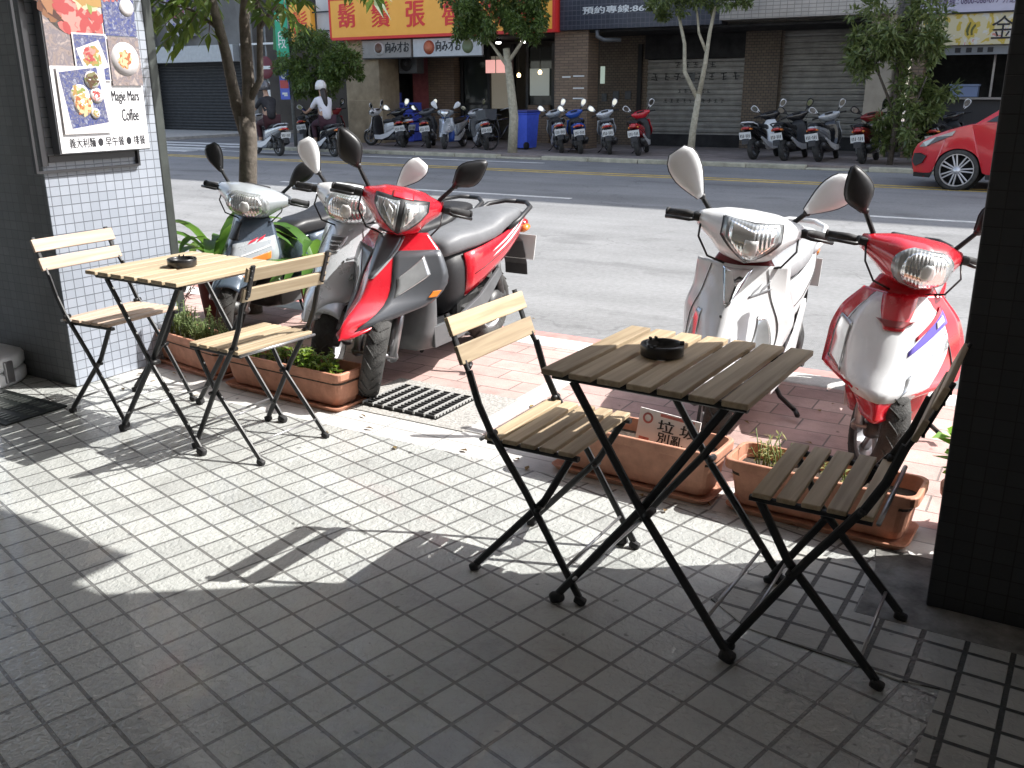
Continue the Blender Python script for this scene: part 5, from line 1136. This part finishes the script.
far_tree('street_tree', 'round dense dark tree in front of the beige corner column', (-16.6, 19.1, 0), [([(0, 0, 0), (-.10, 0, .6), (-.28, 0, 1.3), (-.3, 0, 1.9)], .13, .07), ([(-.25, 0, 1.2), (-.7, .1, 1.9)], .05, .02), ([(-.28, 0, 1.3), (.2, .1, 2.1)], .05, .02)],
    [(-.5, 0, 2.25, 1.15, .9, .75, 1.6), (-.95, 0, 1.75, .7, .6, .6, .8), (.25, 0, 2.05, .75, .6, .5, .8), (-.4, 0, 1.65, .7, .6, .5, .6)], 11000, .115, .055, L_far, seed=31)
far_tree('street_tree', 'broad dense dark tree right of the orange sign band', (-11.3, 19.2, 0), [([(0, 0, 0), (.05, 0, .8), (-.05, 0, 1.6), (-.15, 0, 2.3)], .12, .08), ([(-.1, 0, 1.9), (-.8, 0, 2.7)], .05, .02), ([(-.1, 0, 2.0), (.6, .1, 2.9)], .05, .02)],
    [(-.55, 0, 3.25, 1.3, 1.0, .8, 1.7), (-.95, 0, 2.85, .65, .6, .45, .8), (.35, 0, 2.95, .7, .7, .5, .9)], 12000, .115, .055, L_far, seed=32)
far_tree('street_tree', 'thin pale barked forked tree in front of the lettered shutter', (-7.05, 19.5, 0), [([(0, 0, 0), (.03, 0, .55), (.12, 0, 1.3)], .085, .06), ([(.10, 0, 1.2), (-.22, 0, 1.75), (-.25, 0, 2.3), (-.42, 0, 2.9)], .05, .03), ([(.12, 0, 1.25), (.22, 0, 1.9), (.28, 0, 2.5), (.35, .05, 3.0)], .055, .03), ([(.22, 0, 2.15), (.05, 0, 2.5), (-.02, 0, 2.95)], .035, .02)],
    [(-.1, 0, 3.45, 1.15, .9, .62, 1.2), (.5, 0, 3.15, .6, .6, .35, .5), (-.75, 0, 3.05, .45, .5, .3, .35)], 4200, .115, .05, L_far2, seed=33)
far_tree('leafy_street_shrub', 'tall leafy shrub like tree left of the red car', (-2.97, 19.25, 0), [([(0, 0, 0), (.02, 0, .7), (-.05, 0, 1.5), (-.1, 0, 2.4)], .06, .03), ([(.03, 0, .3), (.3, 0, 1.0), (.45, .1, 1.6)], .03, .015), ([(0, 0, .9), (-.4, 0, 1.7), (-.6, 0, 2.3)], .03, .012)],
    [(-.10, 0, 2.55, .95, .7, .75, 1.5), (-.55, 0, 2.0, .5, .5, .4, .6), (.38, 0, 1.25, .6, .55, .42, .8), (.25, 0, .65, .65, .55, .42, .8), (.5, 0, 2.1, .45, .45, .4, .4)], 6500, .16, .055, L_far2, M_bark, seed=34)

random.seed(77); lit = MB()
for i in range(90):
    x, y = random.choice([(random.uniform(-6, 1), random.uniform(3.12, 4.4)), (random.uniform(-7, 2), random.uniform(4.75, 5.6)), (random.uniform(-4, -.6), random.uniform(2.75, 3.1)), (random.uniform(-20, 0), random.uniform(18.7, 20))])
    z = -.072 if 4.67 < y < 10 else .004
    a = random.uniform(0, 6.28); leafq(lit, Vector((x, y, z+.003)), Vector((math.cos(a), math.sin(a), random.uniform(0, .2))), Vector((0, 0, 1)), random.uniform(.02, .06), random.uniform(.012, .025))
tag(lit.build('leaf_litter', leaf_mat('dry_fallen_leaf', (.10, .06, .025), (.26, .19, .07), .1, .8), fix=False), 'dry fallen leaves scattered along the kerbs and paving edges', 'leaf litter', kind='stuff')

# ================================================================== STREET SIGNS, BIN, BICYCLE
M_pole = mat('galvanised_pole', (.22, .23, .22), .5, .6, var=.2)
M_grn = mat('sign_green', (.015, .28, .16), .5, emit=(.02, .5, .3), estr=.05)
t = empty('street_sign_post', 'grey post carrying a green street name plate and a blue sign by the corner', 'sign post', (-17.75, 18.85, 0))
mb = MB(); mb.cyl((0, 0, 0), (0, 0, 4.4), .05, 12); mb.build('post', M_pole, t)
mb = MB(); mb.box((-.12, -.09, 3.02), (.42, .03, 1.55), bev=.01); o = mb.build('street_name_plate', M_grn, t)
text('lettering', '一\n段', .34, (-.12, -.108, 2.85), (R(90), 0, 0), M_plate, o, height=.7, width=.28)
mb = MB(); mb.box((-.36, -.03, 2.72), (.24, .03, .62), rot=(0, R(6), 0), bev=.008); mb.build('green_plate', mat('sign_green_dull', (.03, .17, .06), .6), t)
mb = MB(); mb.box((-.16, -.08, 1.56), (.33, .025, .74), bev=.008); o = mb.build('blue_plate', mat('sign_blue', (.08, .12, .50), .5), t)
mb = MB(); mb.lathe([(.06, -.003), (.10, -.003), (.10, .003), (.06, .003)], (-.16, -.096, 1.80), 'Y', 20, closed_prof=True); mb.box((-.16, -.096, 1.80), (.05, .004, .05)); mb.box((-.16, -.096, 1.34), (.18, .004, .05)); mb.box((-.13, -.096, 1.30), (.12, .004, .05)); mb.build('white_symbol', M_plate, o)
mb = MB(); mb.box((-.16, -.096, 1.57), (.29, .005, .2)); mb.build('red_panel', mat('sign_red_panel', (.45, .05, .05), .5), o)
t = empty('no_entry_sign', 'dark red no entry disc with white bar on a thin pole across the street', 'traffic sign', (-19.75, 20.0, -.09))
mb = MB(); mb.cyl((.02, .05, 0), (.02, .05, 3.2), .03, 10); mb.build('pole', M_pole, t)
mb = MB(); mb.lathe([(0, -.006), (.29, -.006), (.30, 0), (.29, .006), (0, .006)], (0, 0, 2.12), 'Y', 30); o = mb.build('disc', mat('no_entry_red', (.13, .012, .02), .5), t)
mb = MB(); mb.box((0, -.009, 2.12), (.36, .005, .085)); mb.build('bar', M_plate, o)
mb = MB(); mb.box((.02, 0, 1.48), (.17, .02, .52), bev=.005); mb.build('plate', M_plate, t); mb = MB(); mb.box((-.0, .03, 2.75), (1.9, .03, .05)); mb.build('crossbar', M_plate, t)
t = empty('wheelie_bin', 'bright blue wheeled bin beside the brown tiled column', 'bin', (-11.75, 20.6, 0), R(-6))
mb = MB(); mb.rings([[Vector((a*x, b*y, z)) for a, b in ((-1, -1), (1, -1), (1, 1), (-1, 1))] for x, y, z in ((.19, .21, .03), (.235, .26, .82), (.255, .28, .83), (.255, .28, .87))], smooth=False); mb.build('body', mat('bin_blue', (.08, .15, .80), .45, var=.1), t, bevel=.015)
mb = MB(); mb.rings([[Vector((a*x, b*y-.01, z)) for a, b in ((-1, -1), (1, -1), (1, 1), (-1, 1))] for x, y, z in ((.27, .30, .873), (.27, .30, .905), (.2, .22, .93))], smooth=False); mb.build('lid', mat('bin_blue_lid', (.03, .05, .28), .45), t, bevel=.008)
for s in (-1, 1):
    mb = MB(); mb.lathe([(0, -.025), (.09, -.025), (.09, .025), (0, .025)], (s*.2, -.24, .091), 'X', 18); mb.build('wheel', M_rubber, t)
t = empty('bicycle', 'black bicycle with a grey rear crate leaning by the eatery entrance', 'bicycle', (-12.15, 20.3, 0), R(100)); t.rotation_euler = (R(-8), 0, R(75))
for x in (-.5, .5):
    mb = MB(); mb.lathe([(.29, -.015), (.315, -.02), (.33, 0), (.315, .02), (.29, .015)], (x, 0, .33), 'Y', 32, closed_prof=True)
    for k in range(12): a = 2*math.pi*k/12; mb.tube([(x, 0, .33), (x+.29*math.cos(a), 0, .33+.29*math.sin(a))], .003, 4)
    mb.build('wheel', M_tyre, t)
mb = MB()
for a, b in (((-.5, 0, .33), (-.1, 0, .30)), ((-.1, 0, .3), (-.2, 0, .78)), ((-.1, 0, .3), (.32, 0, .72)), ((-.18, 0, .7), (.32, 0, .76)), ((.33, 0, .70), (.5, 0, .33)), ((.33, 0, .7), (.28, 0, .98)), ((-.5, 0, .33), (-.2, 0, .72))): mb.tube([a, b], .018, 8)
mb.build('frame', M_blk, t); mb = MB(); mb.tube([(.24, -.28, .96), (.29, -.12, .99), (.29, .12, .99), (.24, .28, .96)], .014, 8); mb.build('handlebar', M_alu, t)
loft_x([(-.34, 0, .82, .06, .03), (-.2, 0, .82, .09, .035), (-.04, 0, .82, .03, .02)], 12).build('saddle', M_plastic, t)
mb = MB(); mb.rings([[Vector((-.52+a*x, b*y, z)) for a, b in ((-1, -1), (1, -1), (1, 1), (-1, 1))] for x, y, z in ((.17, .15, .70), (.2, .18, .95), (.19, .17, .95), (.16, .14, .72))], smooth=False); mb.build('crate', M_greypl, t)

# ================================================================== CAR
def make_car():
    t = empty('parked_car', 'red hatchback driving on the far lane, its rear half behind the dark pillar', 'car', (-2.13, 16.38, -.08)); 
    HWD = .84
    # side outline, x back from the nose, z up; arches cut into it
    def arch(cx, r=.345, n=14): return [(cx+r*math.cos(R(180-180*i/n))*1., .27+r*math.sin(R(180-180*i/n))) for i in range(n+1)]
    top = [(.0, .42), (.02, .56), (.07, .66), (.22, .765), (.50, .88), (.80, .965)]
    low = [(3.86, .22)]+[(a, b) for a, b in arch(3.14)][::-1]+[(2.70, .20), (1.2, .20)]+[(a, b) for a, b in arch(.68)][::-1]+[(.22, .17), (.05, .22)]
    belt = [(1.2, .97), (2.2, 1.0), (3.3, 1.02), (3.85, 1.0), (3.97, .70), (3.98, .48), (3.92, .30)]
    outl = top+belt+low
    def inset(x, z):
        plan = .0
        if x < .75: plan = .30*((.75-x)/.75)**2.2
        if x > 3.3: plan = .16*((x-3.3)/.68)**2
        return HWD-plan-.05*max(0, (z-.55)/.45)**2-.05*max(0, (.4-z)/.25)**1.5
    def fill(outline, name, m, ins, bev=.02):
        bm = bmesh.new(); A = [bm.verts.new((x, -ins(x, z), z)) for x, z in outline]; B = [bm.verts.new((x, ins(x, z), z)) for x, z in outline]; n = len(A)
        fa = bm.faces.new(A); fb = bm.faces.new(B[::-1])
        for i in range(n): bm.faces.new((A[i], B[i], B[(i+1) % n], A[(i+1) % n]))
        bmesh.ops.triangulate(bm, faces=[fa, fb]); bmesh.ops.recalc_face_normals(bm, faces=bm.faces[:])
        me = bpy.data.meshes.new(name); bm.to_mesh(me); bm.free(); me.materials.append(m)
        o = bpy.data.objects.new(name, me); C.objects.link(o); o.parent = t
        b = o.modifiers.new('bevel', 'BEVEL'); b.width = bev; b.segments = 3; b.limit_method = 'ANGLE'; b.angle_limit = R(40); me.polygons.foreach_set('use_smooth', [True]*len(me.polygons))
        e = o.modifiers.new('split', 'EDGE_SPLIT'); e.split_angle = R(38); return o
    CR = mat('car_red', (.58, .018, .03), .22, 0, 1., var=.03)
    fill(outl, 'body', CR, inset, .03)
    cab = [(.74, .90), (1.2, 1.22), (1.65, 1.45), (2.1, 1.54), (2.9, 1.54), (3.4, 1.44), (3.85, 1.0), (3.0, .97), (2.0, .93)]
    fill(cab, 'cabin', CR, lambda x, z: HWD-.07-.20*max(0, (z-.92)/.54)**1.2, .04)
    for s in (-1, 1):
        def win(pts, nm, m, off=.006):
            mb = MB(); a = [Vector((x, s*(HWD-.07-.20*max(0, (z-.92)/.54)**1.2+off), z)) for x, z in pts]; b = [p-Vector((0, s*.02, 0)) for p in a]; n = len(a)
            mb.add(a+b, [list(range(n)), list(range(n, 2*n))[::-1]]+[(i, (i+1) % n, (i+1) % n+n, i+n) for i in range(n)]); return mb.build(nm, m, t)
        win([(.99, 1.0), (1.30, 1.21), (1.72, 1.41), (2.26, 1.47), (2.30, 1.02)], 'side_window', M_gls); win([(2.38, 1.02), (2.38, 1.47), (2.88, 1.46), (3.3, 1.36), (3.42, 1.03)], 'side_window', M_gls)
        mb = MB(); mb.box((1.22, s*.90, 1.04), (.12, .16, .11), bev=.03); mb.build('wing_mirror', CR, t)
        for cx in (.68, 3.14):
            mb = MB(); mb.lathe([(.24, -.10), (.285, -.10), (.30, -.07), (.30, .07), (.285, .10), (.24, .10)], (cx, s*.745, .302), 'Y', 36, closed_prof=True); w_ = mb.build('wheel', M_tyre, t)
            mb = MB(); mb.lathe([(.225, -.09), (.245, -.095), (.245, .095), (.225, .09)], (cx, s*.745, .302), 'Y', 36, closed_prof=True); yy = s*.825
            for k in range(7):
                a = 2*math.pi*k/7
                for da in (-.13, .13): mb.bar([(cx+.05*math.cos(a+da*2), yy, .302+.05*math.sin(a+da*2)), (cx+.235*math.cos(a+da), yy, .302+.235*math.sin(a+da))], .022, .02, (0, 1, 0))
            mb.lathe([(0, -.02), (.055, -.015), (.055, .015), (0, .02)], (cx, yy, .302), 'Y', 18); mb.build('rim', mat('wheel_silver', (.62, .62, .63), .3, .6), w_)
            mb = MB(); mb.lathe([(0, 0), (.23, 0), (.23, .01), (0, .01)], (cx, s*.72, .302), 'Y', 24); mb.build('brake_disc', M_dark, w_)
            mb = MB(); mb.lathe([(0, 0), (.34, 0), (.34, .02), (0, .02)], (cx, s*.60, .29), 'Y', 24); mb.build('wheel_well', M_dark, t)
        # head lamp following the wing
        mb = MB(); pts = [(.10, .62), (.15, .69), (.34, .775), (.60, .875), (.56, .80), (.38, .72), (.20, .63)]
        a = [Vector((x, s*(inset(x, z)+.008), z)) for x, z in pts]; b = [p+Vector((0, -s*.14, .0)) for p in a]; n = len(a)
        mb.add(a+b, [list(range(n)), list(range(n, 2*n))[::-1]]+[(i, (i+1) % n, (i+1) % n+n, i+n) for i in range(n)]); mb.build('headlight', M_lensd, t)
        mb = MB(); pts = [(.012, .40), (.03, .52), (.12, .53), (.22, .49), (.16, .38), (.06, .33)]
        a = [Vector((x, s*(inset(x, z)+.007), z)) for x, z in pts]; b = [p+Vector((.02, -s*.10, 0)) for p in a]
        n = len(a); mb.add(a+b, [list(range(n)), list(range(n, 2*n))[::-1]]+[(i, (i+1) % n, (i+1) % n+n, i+n) for i in range(n)]); mb.build('fog_lamp_recess', M_plastic, t)
        mb = MB(); mb.box((1.95, s*.843, .215), (1.75, .03, .07), bev=.01); mb.build('sill_trim', M_plastic, t)
        mb = MB(); mb.box((1.285, s*.829, .57), (.008, .02, .62)); mb.box((2.33, s*.829, .57), (.008, .02, .62)); mb.build('door_gap', M_ink, t)
        mb = MB(); mb.box((2.12, s*.842, .80), (.2, .03, .03), bev=.01); mb.build('door_handle', CR, t)
        mb = MB(); pts = [(.05, .17), (.05, .235), (.20, .235), (.335, .25), (.30, .17)]; a = [Vector((x, s*(inset(x, z)+.006), z)) for x, z in pts]; b = [p-Vector((0, s*.05, 0)) for p in a]; n = len(a)
        mb.add(a+b, [list(range(n)), list(range(n, 2*n))[::-1]]+[(i, (i+1) % n, (i+1) % n+n, i+n) for i in range(n)]); mb.build('bumper_lip', M_plastic, t)
    mb = MB(); vs = [Vector((.86, -.70, .97)), Vector((.86, .70, .97)), Vector((1.62, .58, 1.42)), Vector((1.62, -.58, 1.42))]; up_ = Vector((-.01, 0, .018))
    mb.add([v+up_ for v in vs]+[v-up_ for v in vs], [(0, 1, 2, 3), (7, 6, 5, 4), (0, 1, 5, 4), (1, 2, 6, 5), (2, 3, 7, 6), (3, 0, 4, 7)]); mb.build('windscreen', M_gls, t)
    mb = MB(); mb.box((.02, 0, .34), (.03, .9, .14), bev=.01); mb.build('grille', M_plastic, t)
    return t
make_car()

# ================================================================== PEOPLE (two riders on the far lane)
def rider(label, base, rz, shirt, trousers, helmet, hair=False):
    t = empty('person', label, 'person', base, rz, 'riders on the far lane')
    J = [(-.30, 0, .80), (-.26, 0, 1.02), (-.20, 0, 1.25), (-.17, 0, 1.36), (-.13, 0, 1.45), (-.11, 0, 1.54)]; RAD = [.155, .135, .155, .07, .06, .085]
    E = [(0, 1), (1, 2), (2, 3), (3, 4), (4, 5)]
    def ch(start, pts):
        prev = start
        for p, r in pts: J.append(p); RAD.append(r); E.append((prev, len(J)-1)); prev = len(J)-1
    for s in (-1, 1):
        ch(2, [((-.17, s*.17, 1.27), .07), ((-.02, s*.24, 1.08), .046), ((.20, s*.25, .99), .034), ((.27, s*.26, .97), .036)])
        ch(0, [((-.24, s*.10, .79), .105), ((.10, s*.13, .74), .075), ((.06, s*.12, .38), .052), ((.10, s*.12, .32), .045), ((.20, s*.12, .30), .038)])
    def skin(name, m, idx, grow, par):
        me = bpy.data.meshes.new(name); mp = {k: i for i, k in enumerate(idx)}
        me.from_pydata([J[k] for k in idx], [(mp[a], mp[b]) for a, b in E if a in mp and b in mp], []); o = bpy.data.objects.new(name, me); C.objects.link(o); o.parent = par
        md = o.modifiers.new('skin', 'SKIN'); md.use_smooth_shade = True
        for i, k in enumerate(idx): me.skin_vertices[0].data[i].radius = (RAD[k]*grow, RAD[k]*grow); me.skin_vertices[0].data[i].use_root = (i == 0)
        sb = o.modifiers.new('subd', 'SUBSURF'); sb.levels = sb.render_levels = 1; me.materials.append(m); return o
    # arms occupy 6..9 and 15..18, legs 10..14 and 19..23
    skin('body', mat('skin_tone', (.42, .26, .18), .6), list(range(len(J))), .92, t)
    skin('top', shirt, [0, 1, 2, 3, 6, 7, 15, 16], 1.04, t)
    skin('trousers', trousers, [0, 10, 11, 12, 19, 20, 21], 1.06, t)
    for s in (-1, 1): loft_x([(.0, s*.12, .30, .03, .03), (.08, s*.12, .31, .045, .045), (.18, s*.12, .295, .045, .03), (.26, s*.12, .29, .02, .02)], 12).build('shoe', mat('shoe_pale', (.45, .45, .45), .6), t)
    mb = MB(); mb.lathe([(0, .16), (.07, .145), (.115, .09), (.132, .02), (.128, -.05), (.115, -.06)], (-.12, 0, 1.57), n=24); h = mb.build('helmet', helmet, t)
    mb = MB(); mb.box((.02, 0, 1.545), (.012, .17, .10), bev=.005); mb.build('visor', M_gls, h)
    mb = MB(); mb.box((.0, 0, 1.525), (.03, .10, .03), bev=.01); mb.lathe([(0, -.015), (.012, 0), (0, .02)], (-.02, 0, 1.50), 'X', 8); mb.build('face', mat('skin_tone', (0, 0, 0)), t)
    if hair:
        mb = MB(); mb.tube([(-.20, 0, 1.52), (-.25, .0, 1.38), (-.31, .0, 1.2), (-.32, 0, 1.12)], [.07, .075, .05, .02], 12); mb.build('hair', mat('dark_hair', (.02, .014, .01), .5), t)
rider('person in dark jacket riding a pale silver scooter on the far lane', (-16.95, 17.0, -.08), R(163), mat('dark_jacket', (.02, .02, .024), .8, var=.2), mat('maroon_trousers', (.05, .015, .02), .8), mat('dark_helmet', (.10, .10, .11), .3, .3, .5))
rider('person in white top and white helmet with long dark hair riding a black scooter', (-15.50, 17.35, -.08), R(160), mat('white_top', (.62, .62, .66), .8, var=.08), mat('dark_maroon_jeans', (.05, .018, .03), .8), mat('white_helmet', (.66, .66, .64), .3, 0, .5), True)
